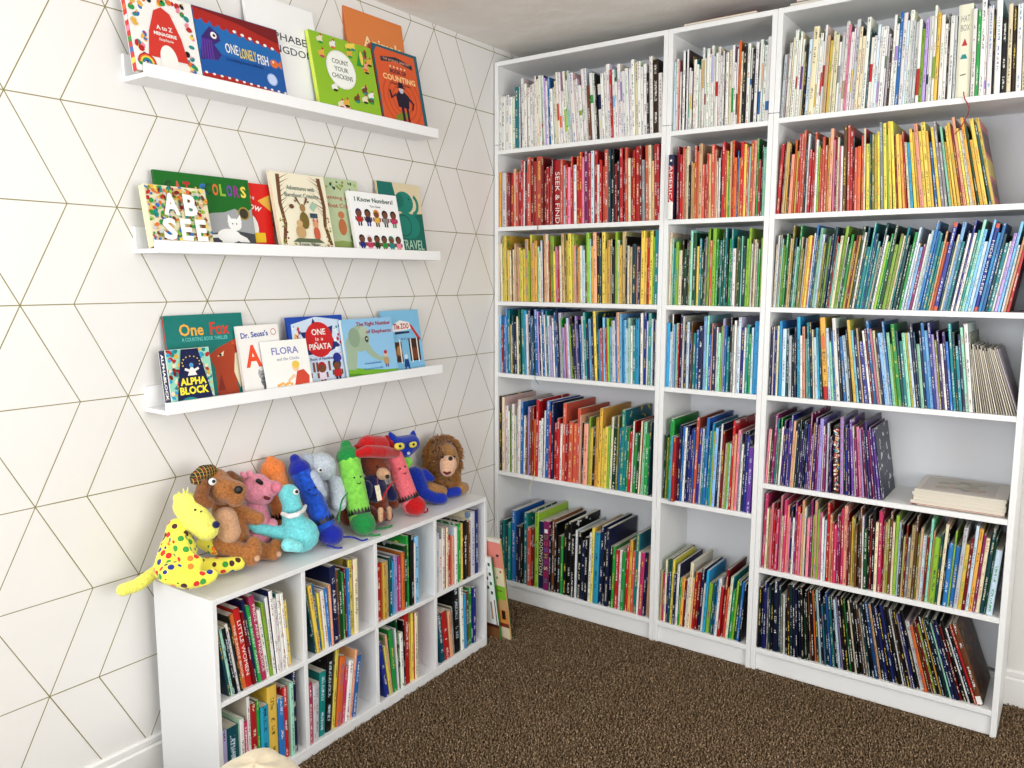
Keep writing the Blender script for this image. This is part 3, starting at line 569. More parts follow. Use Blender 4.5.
for i, b in enumerate(BOOKS):
    g = cover_geo(b); pg = page_geo(b)
    if i in KEEP:
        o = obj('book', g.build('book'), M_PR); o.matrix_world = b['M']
        grp = f"books in the {b['row']} of the {b['case']}" if b['fr'][0] != 'U' else f"books in the {b['row']} of the low shelf unit"
        tag(o, blabel(b), 'book', grp)
        obj('pages', pg.build('pages'), M_PG, o)
        b['obj'] = o
        if b['text']:
            s, fr_ = TXT[b['text']]
            z0 = {'AMERICA': b['h']*.53, 'SEEK': b['h']*.42, 'HATBOX': b['h']*.80, 'DOOH': b['h']*.48}.get(b['text'])
            if b['text'] == 'DOOH':
                for j, ch in enumerate('IDOOHASON'):
                    spine_text(dict(b), o, ch, .055, ['w', 'n', 's', 'b', 'k', 'v', 'c', 'r', 't'][j], b['h']*(.86-.09*j))
            else: spine_text(b, o, s, fr_, 'x' if b['text'] == 'BODY' else 'c' if b['text'] == 'PADD' else 'z' if b['text'] == 'HATBOX' else 'w', z0)
        def flatpoly(nm, pts, col, par, y=-.0004):
            me = mesh(nm, [(x, y, z) for x, z in pts]+[(x, y+.0003, z) for x, z in pts], [tuple(range(len(pts))), tuple(range(2*len(pts)-1, len(pts)-1, -1))]+[(k, (k+1) % len(pts), (k+1) % len(pts)+len(pts), k+len(pts)) for k in range(len(pts))])
            return obj(nm, me, flat(col), par)
        if b['key'] == 'HATBOX':
            t, h = b['t'], b['h']; flatpoly('triangle_emblem', [(t*.3, h*.56), (t*.7, h*.56), (t*.5, h*.64)], 'r', o)
            flatpoly('house_emblem', [(t*.25, h*.42), (t*.75, h*.42), (t*.6, h*.47), (t*.35, h*.465)], 't', o); flatpoly('dash_emblem', [(t*.3, h*.24), (t*.7, h*.25), (t*.7, h*.26), (t*.3, h*.25)], 'x', o)
        if b['key'] == 'AMERICA':
            t, h = b['t'], b['h']; st = []
            for q in range(10):
                a = math.pi/2+q*math.pi/5; rr = t*.3 if q % 2 == 0 else t*.13; st.append((t*.5+rr*math.cos(a), h*.91+rr*math.sin(a)))
            flatpoly('star_emblem', st, 'w', o)
        if b['key'] == 'DINO':
            t, h = b['t'], b['h']; flatpoly('title_panel', [(t*.2, h*.62), (t*.8, h*.62), (t*.8, h*.78), (t*.2, h*.78)], 'o', o); spine_text(b, o, 'DINO', .16, 'H', h*.5)
        if b['key'] in ('LAST', 'FAIRY'):
            G2 = Geo(); q_ = random.Random(3); t, h, d = b['t'], b['h'], b['d']
            pc = [(.30, .07, .05), (.20, .22, .08), (.12, .10, .07), (.55, .16, .10), (.28, .15, .10), (.10, .06, .05), (.45, .38, .15)] if b['key'] == 'LAST' else [(.9, .88, .85), (.85, .45, .3), (.2, .55, .65), (.75, .3, .4), (.85, .7, .3), (.25, .15, .12)]
            for k_ in range(150 if b['key'] == 'LAST' else 130):
                if b['key'] == 'LAST':
                    y_, z_, r_ = q_.uniform(.016, d-.016), q_.uniform(.016, h-.016), q_.uniform(.004, .014)
                    P = [(t+.0001+.000004*k_, y_+r_*math.cos(a_)*q_.uniform(.7, 1), z_+r_*math.sin(a_)*q_.uniform(.7, 1)) for a_ in [m_*6.283/7 for m_ in range(7)]]
                else:
                    x_, z_ = q_.uniform(.2, .8)*t, q_.uniform(.01, h-.01); r_ = q_.uniform(.0015, .0045)
                    P = [(max(.0005, min(t-.0005, x_+r_*math.cos(a_))), -.0001-.000003*k_, z_+r_*math.sin(a_)) for a_ in [m_*6.283/6 for m_ in range(6)]]
                G2.quad(P, lin(q_.choice(pc)))
            obj('cover_print' if b['key'] == 'LAST' else 'spine_print', G2.build('cover_print'), M_PR, o)
            if b['key'] == 'LAST': flatpoly('foot_label', [(.0005, .004), (t-.0005, .004), (t-.0005, .03), (.0005, .03)], 'w', o)
        if b['key'] == 'GUILD':
            t, h, d = b['t'], b['h'], b['d']
            for nm, (y0, y1, z0, z1), cl in (('cover_sheet', (.006, d, 0.002, h-.002), (.80, .42, .45)), ('cover_picture', (.02, d-.02, h*.62, h*.88), (.33, .27, .25)),
                                             ('title_panel', (.01, d-.01, h*.34, h*.56), (.85, .78, .35)), ('cover_picture', (.03, d-.03, h*.1, h*.28), (.40, .33, .30))):
                e_ = .0004+(.0003 if nm != 'cover_sheet' else 0); obj(nm, boxm(nm, t, y0, z0, t+e_, y1, z1, 0), flat(cl), o)
    else:
        stuff_c.add(g, b['M']); stuff_p.add(pg, b['M'])
o = obj('books', stuff_c.build('books'), M_PR); tag(o, 'slim books filling the upper shelf rows between the larger spines', 'books', kind='stuff')
obj('pages', stuff_p.build('pages'), M_PG, o)['kind'] = 'stuff'
print('BOOKS', len(BOOKS), len(KEEP), 'px at cut', BOOKS[order[299]]['px'])
from collections import Counter
print(Counter(BOOKS[i]['fr']+str(BOOKS[i]['row'])[:8] for i in KEEP))

# ------------------------------------------------------------------ face-out picture books on the ledges
def txt_mesh(s, size_w=None, size_h=None, bold=0, extrude=.0002, shear=0, spacing=1):
    cu = bpy.data.curves.new('t', 'FONT'); cu.body = s; cu.align_x = 'CENTER'; cu.extrude = extrude; cu.resolution_u = 2; cu.offset = bold; cu.shear = shear; cu.space_line = .85; cu.space_character = spacing
    ob = bpy.data.objects.new('tmp', cu); C.objects.link(ob); dg = bpy.context.evaluated_depsgraph_get(); dg.update()
    me = bpy.data.meshes.new_from_object(ob.evaluated_get(dg)); bpy.data.objects.remove(ob); me.materials.clear()
    xs = [v.co.x for v in me.vertices]; ys = [v.co.y for v in me.vertices]
    cx, cy, L, Hh = (max(xs)+min(xs))/2, (max(ys)+min(ys))/2, max(xs)-min(xs), max(ys)-min(ys)
    k = size_w/L if size_w else size_h/Hh
    kx = size_w/L if size_w else k; ky = size_h/Hh if size_h else k
    for v in me.vertices: v.co = Vector(((v.co.x-cx)*kx, (v.co.y-cy)*ky, v.co.z))
    return me
class Art:
    """prints flat ink shapes on the front cover; book front lies in its local u (width), v (height) plane at w=t"""
    def __init__(s, root, w, h, t): s.r, s.w, s.h, s.t, s.g, s.k = root, w, h, t, Geo(), 0
    def poly(s, pts, col, lift=None):
        s.k += 1; z = s.t+.00012+.00002*s.k; c = LP[col] if isinstance(col, str) else lin(col)
        s.g.quad([(max(.001, min(s.w-.001, u*s.w)), max(.001, min(s.h-.001, v*s.h)), z) for u, v in pts], c)
    def rect(s, u0, v0, u1, v1, col): s.poly([(u0, v0), (u1, v0), (u1, v1), (u0, v1)], col)
    def ell(s, cu, cv, ru, rv, col, n=16, a0=0, a1=360, rot=0):
        ca, sa = math.cos(R(rot)), math.sin(R(rot)); P = []
        for i in range(n+(a1-a0 < 360)):
            t = R(a0+(a1-a0)*i/n); x, y = ru*s.w*math.cos(t), rv*s.w*math.sin(t); P.append((cu+(x*ca-y*sa)/s.w, cv+(x*sa+y*ca)/s.h))
        s.poly(P, col)
    def ring(s, cu, cv, r0, r1, col, a0=0, a1=180, n=12):
        P = [(cu+r1*math.cos(R(a0+(a1-a0)*i/n)), cv+r1*s.w/s.h*math.sin(R(a0+(a1-a0)*i/n))) for i in range(n+1)]
        P += [(cu+r0*math.cos(R(a0+(a1-a0)*i/n)), cv+r0*s.w/s.h*math.sin(R(a0+(a1-a0)*i/n))) for i in range(n, -1, -1)]
        for i in range(n): s.k -= 0; s.poly([P[i], P[i+1], P[2*n-i], P[2*n+1-i]], col); s.k -= 1
        s.k += 1
    def text(s, t, cu, cv, wd, col, ht=None, rot=0, **k):
        me = txt_mesh(t, wd*s.w, ht*s.h if ht else None, **k); o = obj('cover_title', me, flat(col if not isinstance(col, str) else PAL[col]), s.r)
        o.location = (cu*s.w, cv*s.h, s.t+.0004+.00002*s.k); o.rotation_euler = (0, 0, R(rot)); return o
    def done(s): obj('cover_print', s.g.build('cover_print'), M_PR, s.r)
def face_book(key, ledge, y0, w, h, t, xb, lean, col, spine, label, art, rx=0):
    z, yl, _ = LG[ledge]; Lm = LEDGE[ledge].matrix_basis.copy()
    # local frame: u=+y, v=up and back, n=+x
    a = R(lean)
    Bs = Matrix(((0, -math.sin(a), math.cos(a)), (1, 0, 0), (0, math.cos(a), math.sin(a)))).to_4x4()
    Lm = Matrix.Translation((0, yl, z)) @ Matrix.Rotation(LEDGE[ledge].rotation_euler.x, 4, 'X')
    M = Lm @ Matrix.Translation((xb-t*math.cos(a), y0-yl, .0125)) @ Bs
    g = Geo(); c = LP[col] if isinstance(col, str) else lin(col); sc = LP[spine] if isinstance(spine, str) else lin(spine); e = .0022
    def bx(x0, y0_, z0, x1, y1, z1, cc):
        P = [(x0, y0_, z0), (x1, y0_, z0), (x1, y1, z0), (x0, y1, z0), (x0, y0_, z1), (x1, y0_, z1), (x1, y1, z1), (x0, y1, z1)]
        for f in ((0, 3, 2, 1), (4, 5, 6, 7), (0, 1, 5, 4), (1, 2, 6, 5), (2, 3, 7, 6), (3, 0, 4, 7)): g.quad([P[i] for i in f], cc)
    bx(0, 0, t-e, w, h, t, c); bx(0, 0, 0, w, h, e, c); bx(0, 0, e, e, h, t-e, sc)
    o = obj('picture_book', g.build('picture_book'), M_PR); o.matrix_world = M
    tag(o, label, 'picture book', {'a': 'picture books facing out on the top ledge', 'b': 'picture books facing out on the middle ledge', 'c': 'picture books facing out on the lowest ledge'}[ledge])
    box('pages', M_PG, o, e, .003, e, w-.003, h-.003, t-e, 0)
    A = Art(o, w, h, t); art(A); A.done(); return o
rr = random.Random(5)
def blobs(A, n, cols, u0, v0, u1, v1, r=.03, skip=None):
    for i in range(n):
        for _ in range(9):
            u, v = rr.uniform(u0, u1), rr.uniform(v0, v1)
            if not (skip and skip(u, v)): break
        a, q = rr.uniform(.5, 1)*r, rr.uniform(.5, 1)*r
        A.ell(u, v, a, q, rr.choice(cols), 8, rot=rr.uniform(0, 180))
        if rr.random() < .6: A.ell(u+rr.uniform(-.5, .5)*a, v+rr.uniform(.2, .9)*q, a*.45, q*.45, rr.choice(cols), 7)
SK, HR = (.45, .26, .17), (.08, .05, .04)
def kid(A, u, v, s, shirt, legs, hair=HR, skin=SK, k=1):
    A.rect(u-.28*s, v-.2*s, u-.05*s, v+.35*s, legs); A.rect(u+.05*s, v-.2*s, u+.28*s, v+.35*s, legs)
    A.poly([(u-.42*s, v+.25*s), (u+.42*s, v+.25*s), (u+.33*s, v+.95*s), (u-.33*s, v+.95*s)], shirt)
    A.rect(u-.58*s, v+.4*s, u-.38*s, v+.85*s, skin); A.rect(u+.38*s, v+.4*s, u+.58*s, v+.85*s, skin)
    A.ell(u, v+1.3*s, .46*s, .46*s, hair, 12); A.ell(u, v+1.2*s, .36*s, .34*s, skin, 10)
def a1(A):
    blobs(A, 60, ['r', 'g', 'b', 'n', 'o', 'p', 'x', 't', 'y'], .05, .06, .95, .97, .05, lambda u, v: abs(u-.5) < .30 and v < .85)
    A.poly([(.2, .2), (.8, .2), (.74, .5), (.62, .78), (.5, .84), (.38, .78), (.26, .5)], (.80, .20, .16)); A.ell(.5, .2, .13, .2, 'w', 14, 0, 180); A.rect(.37, .06, .63, .2, 'w')
    for i, c in enumerate(['r', 'o', 'y', 'n', 'b']): A.ring(.16, .10, .115-.02*i, .135-.02*i, c)
    A.text('A to Z', .5, .58, .24, 'w', bold=.02); A.text('MENAGERIE', .5, .50, .34, 'w', bold=.03); A.text('Stephanie', .5, .43, .22, 'w', shear=.3)
def a2(A):
    A.rect(0, 0, 1, 1, (.10, .40, .68)); A.rect(0, .1, 1, .45, (.08, .33, .62))
    A.poly([(0, .86), (.2, .84), (.5, .78), (.8, .72), (1, .70), (1, 1), (0, 1)], (.66, .12, .10)); A.poly([(0, .98), (.5, .92), (1, .80), (1, 1), (0, 1)], (.45, .06, .08))
    for i in range(11): A.ell(.03+i*.095, .855-.015*i, .035, .028, (.66, .12, .10), 10)
    for i in range(6): A.ell(.45+i*.09, .80-.018*i, .022, .016, 'w', 8)
    A.poly([(0, 0), (1, 0), (1, .1), (.6, .14), (.3, .17), (0, .16)], (.66, .12, .10))
    for i in range(12): A.ell(.04+i*.085, .165-.004*i, .018, .012, 'w', 8)
    A.poly([(.0, .32), (.05, .62), (.16, .78), (.25, .70), (.26, .62), (.18, .55), (.25, .44), (.20, .36), (.08, .34)], (.22, .12, .42)); 
    for i in range(5): A.poly([(.02+i*.03, .34), (.035+i*.03, .34), (.06+i*.025, .6), (.045+i*.025, .6)], (.36, .2, .6))
    A.ell(.19, .67, .035, .035, 'w', 12); A.ell(.195, .67, .016, .016, 'x', 8)
    A.text('ONE', .38, .55, .15, 'w', ht=.13, bold=.01); A.text('LONELY', .57, .53, .2, 'y', ht=.14, bold=.01); A.text('FISH', .75, .51, .13, 'w', ht=.13, bold=.01)
    A.text('a counting book with bite', .52, .40, .44, (.05, .18, .40)); A.ell(.89, .50, .05, .045, 'o', 12); A.poly([(.93, .5), (.98, .56), (.98, .44)], 'o'); A.ell(.88, .52, .012, .012, 'w', 8)
    A.ell(.83, .27, .065, .065, (.62, .72, .90), 16); A.ell(.83, .27, .05, .05, (.76, .82, .94), 16); A.text('Andy Mansfield', .55, .07, .4, 'S')
def a3(A):
    A.text('ALPHABET', .55, .66, .78, (.12, .12, .14), ht=.07); A.text('KINGDOM', .56, .54, .72, (.12, .12, .14), ht=.07); A.text('michelle hallman', .62, .08, .5, 'z')
    A.rect(.6, .60, .75, .603, 'z')
def a4(A):
    for i in range(30):
        u, v = rr.uniform(.08, .94), rr.uniform(.05, .95)
        if abs(u-.42) < .27 and abs(v-.58) < .24: continue
        c = rr.choice(['c', 'y', 'w', 'S', 'h', 'g']); A.ell(u, v, .05, .042, c, 10); A.ell(u+.03, v+.045, .026, .026, c, 8); A.ell(u+.03, v+.07, .018, .014, 'r', 6); A.ell(u+.01, v-.03, .04, .016, rr.choice(['t', 'o', 'P', 'n', 'H']), 8)
    A.poly([(.70, .70), (.78, .92), (.86, .9), (.82, .7)], 'n'); A.ell(.80, .82, .03, .09, 'y', 10)
    A.ell(.42, .58, .235, .235, 'w', 24); A.ell(.42, .58, .215, .215, (.96, .97, .94), 24)
    A.text('COUNT', .42, .68, .26, (.15, .2, .1), ht=.06); A.text('YOUR', .42, .585, .22, (.15, .2, .1), ht=.06); A.text('CHICKENS', .42, .49, .33, (.15, .2, .1), ht=.06)
def a5(A):
    A.text('Animals', .60, .74, .66, (.97, .88, .66), ht=.10, bold=.015); A.ell(.32, .52, .12, .12, (.50, .28, .12), 16); A.ell(.32, .50, .07, .07, (.75, .45, .2), 12)
def a6(A):
    A.rect(0, 0, 1, 1, (.06, .36, .42)); A.poly([(.02, .02), (.92, .02), (.93, .96), (.1, .97), (.03, .9)], (.85, .35, .17))
    for r0, r1 in ((.20, .23), (.30, .33), (.40, .43)): A.ring(.5, .36, r0, r1, (.78, .29, .13), 0, 360, 20)
    A.poly([(.15, .86), (.5, .90), (.85, .85), (.85, .79), (.5, .84), (.15, .80)], (.10, .18, .24)); A.text("THE WORLD'S GREATEST", .5, .845, .6, 'S')
    for i in range(5): A.ell(.34+i*.08, .765, .02, .02, 'c', 5)
    A.text('BOOK OF', .5, .71, .36, (.10, .10, .2), bold=.03); A.text('COUNTING', .5, .62, .72, (.97, .80, .55), ht=.075, bold=.03); A.text('a magical countdown', .5, .55, .45, (.2, .08, .1))
    A.ell(.42, .14, .16, .06, (.48, .52, .12), 14, rot=20)
    A.poly([(.38, .26), (.62, .26), (.66, .42), (.56, .47), (.44, .47), (.36, .40)], (.10, .05, .16)); A.rect(.44, .08, .50, .27, (.10, .05, .16)); A.rect(.55, .05, .60, .27, (.10, .05, .16))
    A.poly([(.36, .40), (.24, .34), (.22, .46), (.26, .46), (.28, .38), (.38, .44)], (.10, .05, .16)); A.ell(.50, .49, .05, .05, (.95, .8, .68), 10); A.ell(.50, .47, .045, .04, (.75, .78, .85), 8); A.rect(.45, .51, .56, .58, (.10, .05, .16)); A.rect(.42, .505, .59, .52, (.10, .05, .16)); A.poly([(.64, .42), (.76, .34), (.70, .24), (.68, .26), (.72, .33), (.62, .38)], (.10, .05, .16))
def b1(A):
    A.rect(0, 0, 1, 1, 'c'); cols = ['r', 'g', 'b', 'n', 'o', 'S', 'e', 't', 'y', 'h', 'k', 'R', 'Z', 'a']
    for i in range(330):
        u, v = rr.uniform(.02, .98), rr.uniform(.02, .98); A.ell(u, v, rr.uniform(.015, .05), rr.uniform(.012, .04), rr.choice(cols), 6, rot=rr.uniform(0, 180))
    for s, u, v, w_ in (('A', .36, .69, .26), ('B', .68, .69, .22), ('S', .28, .28, .22), ('E', .55, .28, .18), ('E', .80, .28, .18)): A.text(s, u, v, w_, (.98, .98, .96), ht=.36, bold=.04)
def b2(A):
    A.rect(0, 0, 1, 1, (.62, .63, .64)); A.poly([(0, 1), (0, .50), (.1, .42), (.25, .46), (.4, .44), (.55, .5), (.68, .52), (.8, .58), (.9, .52), (1, .60), (1, 1)], (.07, .40, .12))
    A.poly([(.3, 0), (1, 0), (1, .24), (.75, .28), (.5, .22), (.35, .1)], (.26, .27, .29))
    for i, (ch, c) in enumerate(zip("CAT'S", ['N', 's', 'r', 'g', 'b'])): A.text(ch, .13+i*.092-(.02 if i > 3 else 0), .80, .07 if ch != "'" else .02, c, ht=.17 if ch != "'" else .06, bold=.03)
    for i, (ch, c) in enumerate(zip('COLORS', ['N', 'o', 'k', 'v', 'b', 'y'])): A.text(ch, .535+i*.078, .82, .062, {'b': (.55, .15, .5)}.get(c, c), ht=.16, bold=.03)
    A.ell(.90, .52, .065, .065, (.60, .52, .22), 18); A.ell(.90, .52, .05, .05, (.22, .20, .14), 16)
    Wc = (.94, .94, .93); A.ell(.70, .20, .13, .07, Wc, 14); A.ell(.78, .36, .075, .06, Wc, 14); A.poly([(.70, .38), (.715, .50), (.76, .42)], Wc); A.poly([(.80, .42), (.85, .50), (.86, .38)], Wc); A.poly([(.72, .18), (.82, .12), (.93, .12), (.90, .18), (.80, .24)], Wc); A.poly([(.6, .16), (.64, .04), (.70, .05), (.68, .2)], Wc); A.poly([(.60, .22), (.48, .20), (.42, .26), (.40, .24), (.47, .16), (.6, .17)], Wc)
    for u in (.755, .80): A.ell(u, .37, .007, .009, 'x', 6)
def b3(A):
    A.text('THE COLOR IS', .38, .82, .5, 'w', rot=-12); A.text('rainbow', .42, .69, .72, 'w', ht=.11, shear=.2, rot=-12, bold=.01)
    A.poly([(.7, .75), (1, .6), (1, .85)], 'g'); A.ell(.42, .34, .24, .30, 'w', 16); A.ell(.38, .32, .16, .12, (.83, .12, .1), 14); A.ell(.40, .54, .14, .10, 'w', 14)
    for u in (.34, .46): A.ell(u, .545, .012, .015, 'x', 6)
    A.poly([(.05, .12), (.8, .14), (.8, .28), (.05, .27)], (.90, .74, .15)); A.text('Antoinette', .3, .22, .4, 'r'); A.rect(.5, 0, .98, .08, (.1, .25, .6))
def b4(A):
    Br = (.42, .27, .15)
    for s in (0, 1):
        m_ = lambda u: u if s == 0 else 1-u
        A.poly([(m_(.03), .10), (m_(.09), .10), (m_(.16), .35), (m_(.12), .6), (m_(.16), .97), (m_(.09), .97), (m_(.06), .6), (m_(.10), .35)], Br)
        for i in range(9):
            v = .45+.055*i; A.poly([(m_(.10), v), (m_(.11), v+.02), (m_(.26+rr.uniform(-.05, .08)), v+.08+rr.uniform(0, .05))], Br)
        blobs(A, 26, ['e', 'h', 'k', 'a', 'R'], min(m_(.04), m_(.14)), .06, max(m_(.04), m_(.14)), .5, .018)
    blobs(A, 30, ['e', 'h', 'a', 'R'], .12, .03, .9, .10, .018)
    A.text('Adventures with', .5, .81, .52, (.28, .42, .40), ht=.055); A.text('Barefoot Critters', .5, .72, .62, (.28, .42, .40), ht=.055)
    A.ell(.48, .40, .085, .13, (.45, .38, .16), 14); A.ell(.48, .56, .05, .06, (.62, .48, .3), 12)
    for q in (-1, 1): A.poly([(.48+q*.03, .60), (.48+q*.09, .70), (.48+q*.12, .68), (.48+q*.05, .60)], Br); A.poly([(.48+q*.08, .64), (.48+q*.14, .66), (.48+q*.13, .63)], Br)
    A.ell(.38, .25, .09, .10, (.76, .62, .42), 14); A.ell(.38, .36, .055, .05, (.80, .66, .46), 12); A.ell(.68, .24, .06, .11, (.78, .35, .25), 12); A.ell(.68, .36, .05, .05, (.85, .6, .45), 12); A.poly([(.63, .39), (.65, .45), (.68, .40)], (.78, .35, .25)); A.poly([(.70, .40), (.73, .45), (.74, .38)], (.78, .35, .25))
    A.rect(.60, .44, .74, .50, (.2, .28, .35)); A.poly([(.62, .58), (.69, .66), (.76, .60), (.68, .52)], (.62, .76, .66)); A.ell(.28, .57, .045, .035, Br, 10); A.poly([(.2, .12), (.8, .12), (.7, .17), (.3, .17)], (.35, .40, .3))
    A.text('Teagan White', .5, .09, .4, (.28, .42, .40))
def b5(A):
    blobs(A, 24, ['e', 'k', 'N', 'm'], .05, .86, .95, .97, .03); A.text('Counting with', .5, .74, .8, 'r', ht=.06); A.text('Barefoot Critters', .5, .64, .85, 'r', ht=.06)
    A.ell(.55, .36, .09, .14, (.72, .42, .25), 12); A.ell(.55, .52, .07, .06, (.76, .45, .28), 12); A.ell(.78, .22, .08, .08, (.32, .5, .18), 12); A.ell(.80, .32, .04, .04, (.32, .5, .18), 10); A.poly([(0, 0), (1, 0), (1, .14), (.5, .18), (0, .12)], (.55, .62, .35))
def b6(A):
    A.text('I Know Numbers!', .5, .88, .80, (.08, .30, .18), ht=.075, bold=.02); A.text('Taro Gomi', .5, .78, .22, (.2, .2, .2))
    S1 = [('r', 'B'), ('B', 'D'), ('g', 'h'), ('z', 'N'), ('P', 'n')]
    for i, (c, l) in enumerate(S1): kid(A, .14+i*.18, .48, .14, c, l, hair=[(.15, .1, .35), HR, (.85, .55, .15), HR, HR][i])
    S2 = [('D', 'B'), ('P', 'p'), ('N', 'h'), ('n', 'h'), ('t', 't'), ('p', 'S')]
    for i, (c, l) in enumerate(S2): kid(A, .12+i*.152, .08, .13, c, l, hair=HR if i not in (1, 4) else ((.9, .85, .9), 0, 0, (.1, .5, .4))[0 if i == 1 else 3])
def b7(A):
    A.poly([(.0, 1), (.35, 1), (.42, .72), (.5, .62), (.0, .55)], (.04, .42, .38)); A.poly([(0, 0), (1, 0), (1, .60), (.6, .58), (.4, .52), (0, .55)], (.03, .40, .35)); Gr = (.10, .50, .44)
    A.ell(.58, .74, .22, .18, Gr, 18); A.ring(.74, .72, .13, .19, Gr, -80, 60); A.ell(.48, .76, .10, .11, (.06, .44, .38), 14); A.ell(.60, .42, .30, .22, Gr, 18); A.ring(.52, .42, .16, .18, (.05, .34, .30), 0, 360, 18); A.ell(.70, .79, .012, .016, 'x', 6)
    A.text('TRAVEL', .66, .16, .55, (.75, .88, .78), ht=.13); A.text('imagination', .66, .055, .5, 'g')
def c0(A):
    cols = ['t', 'r', 'c', 'm', 'R', 'q', 'w', 'g']
    A.rect(0, 0, 1, 1, 'm')
    for i in range(170): A.ell(rr.uniform(.02, .98), rr.uniform(.02, .98), rr.uniform(.03, .07), rr.uniform(.03, .06), rr.choice(cols), 7, rot=rr.uniform(0, 180))
    A.poly([(.1, 0), (.97, 0), (.72, .99), (.34, .99)], (.04, .08, .27))
    for i in range(9): a = R(200-27*i); A.ell(.53+.2*math.cos(a), .70+.12*math.sin(a)+.04, .016, .016, 'y', 5)
    A.ell(.53, .70, .05, .05, (.3, .6, .8), 10); A.poly([(.42, .52), (.64, .52), (.56, .66), (.50, .66)], 'w'); A.poly([(.36, .62), (.48, .58), (.50, .62), (.38, .66)], 'w'); A.poly([(.70, .62), (.58, .58), (.56, .62), (.68, .66)], 'w')
    A.text('ALPHA', .53, .42, .60, (.96, .90, .20), ht=.13, bold=.04); A.text('BLOCK', .53, .26, .66, (.96, .90, .20), ht=.14, bold=.04); A.ell(.4, .06, .2, .1, 't', 12)
def c1(A):
    O = (.66, .24, .12)
    A.poly([(.55, 0), (.56, .35), (.50, .52), (.62, .60), (.78, .66), (.93, .72), (.99, .55), (.9, .40), (.82, .25), (.84, 0)], O); A.poly([(.84, .52), (.95, .56), (.96, .40), (.88, .22), (.86, .1), (.80, .3)], 'c'); A.poly([(.80, .64), (.95, .76), (.96, .58)], (.78, .32, .16)); A.poly([(.60, .50), (.70, .56), (.68, .50)], 'c')
    A.ell(.645, .515, .018, .016, 'x', 8); A.poly([(.56, .1), (.62, .3), (.66, .1)], (.5, .16, .1))
    A.text('One', .32, .83, .30, (.90, .66, .25), ht=.14, bold=.02); A.text('Fox', .68, .83, .25, (.80, .22, .14), ht=.15, bold=.02); A.text('A COUNTING BOOK THRILLER', .48, .72, .58, (.45, .80, .78), ht=.045)
    A.text('KATE\nREAD', .93, .16, .12, (.6, .86, .84))
def c2(A):
    A.text("Dr. Seuss's", .40, .87, .66, (.08, .25, .62), ht=.085, bold=.02, rot=3); A.text('A', .30, .56, .38, (.90, .28, .10), ht=.32, bold=.03); A.text('B', .78, .6, .3, (.15, .6, .25), ht=.24, bold=.03)
    A.ring(.87, .89, .055, .068, 'r', 0, 360); A.ell(.50, .30, .14, .15, (.62, .62, .63), 12); A.ell(.58, .18, .18, .13, (.50, .50, .52), 14); A.ell(.45, .40, .07, .09, (.86, .86, .86), 10)
    for u in (.45, .6, .7): A.rect(u, .02, u+.05, .14, (.42, .42, .44))
    for v in (.16, .22, .28): A.rect(.42, v, .72, v+.012, (.3, .3, .32))
def c3(A):
    A.text('FLORA', .48, .80, .60, (.50, .50, .74), ht=.14, bold=.015); A.text('and the Chicks', .52, .64, .50, (.50, .52, .66), ht=.06)
    A.poly([(.58, .10), (.92, .10), (.95, .26), (.84, .40), (.68, .38)], (.82, .28, .20)); A.ell(.66, .46, .08, .08, (.95, .78, .64), 12); A.ell(.67, .51, .085, .07, (.93, .78, .30), 12); A.poly([(.60, .34), (.44, .22), (.46, .18), (.64, .28)], (.95, .78, .64)); A.rect(.76, .06, .92, .12, (.95, .78, .64))
    for i in range(7): A.ell(.22+i*.05, .14+.015*(i % 3), .03, .028, (.96, .70, .30), 8); 
    A.ell(.34, .10, .2, .02, (.85, .78, .66), 12)
def c4(A):
    A.poly([(.05, .05), (.95, .05), (.93, .93), (.5, .99), (.06, .9)], (.80, .86, .93))
    A.poly([(.12, .55), (.28, .62), (.2, .78), (.38, .78), (.45, .97), (.56, .8), (.8, .85), (.76, .68), (.9, .55), (.7, .48), (.3, .45)], (.10, .16, .40))
    blobs(A, 34, ['r', 'b', 'w', 'g', 'P', 't'], .08, .3, .92, .9, .03, lambda u, v: abs(u-.5) < .3)
    A.ell(.52, .66, .25, .25, (.78, .12, .14), 24); A.text('ONE', .52, .77, .25, 'w', ht=.09, bold=.02); A.text('is a', .52, .67, .14, 'w', ht=.05); A.text('PIÑATA', .52, .57, .40, 'w', ht=.105, bold=.02); A.text('A Book of Numbers', .5, .385, .5, (.1, .2, .5)); A.rect(.0, .0, 1, .035, (.1, .25, .6))
    kid(A, .22, .06, .16, 't', 'b'); kid(A, .50, .04, .17, (.9, .85, .9), 'R', hair=(.7, .1, .15)); kid(A, .78, .06, .17, 'r', 'B'); A.ell(.8, .38, .08, .07, 'D', 10)
    for u in (.12, .34, .40, .62): A.rect(u, .2, u+.035, .34, SK)
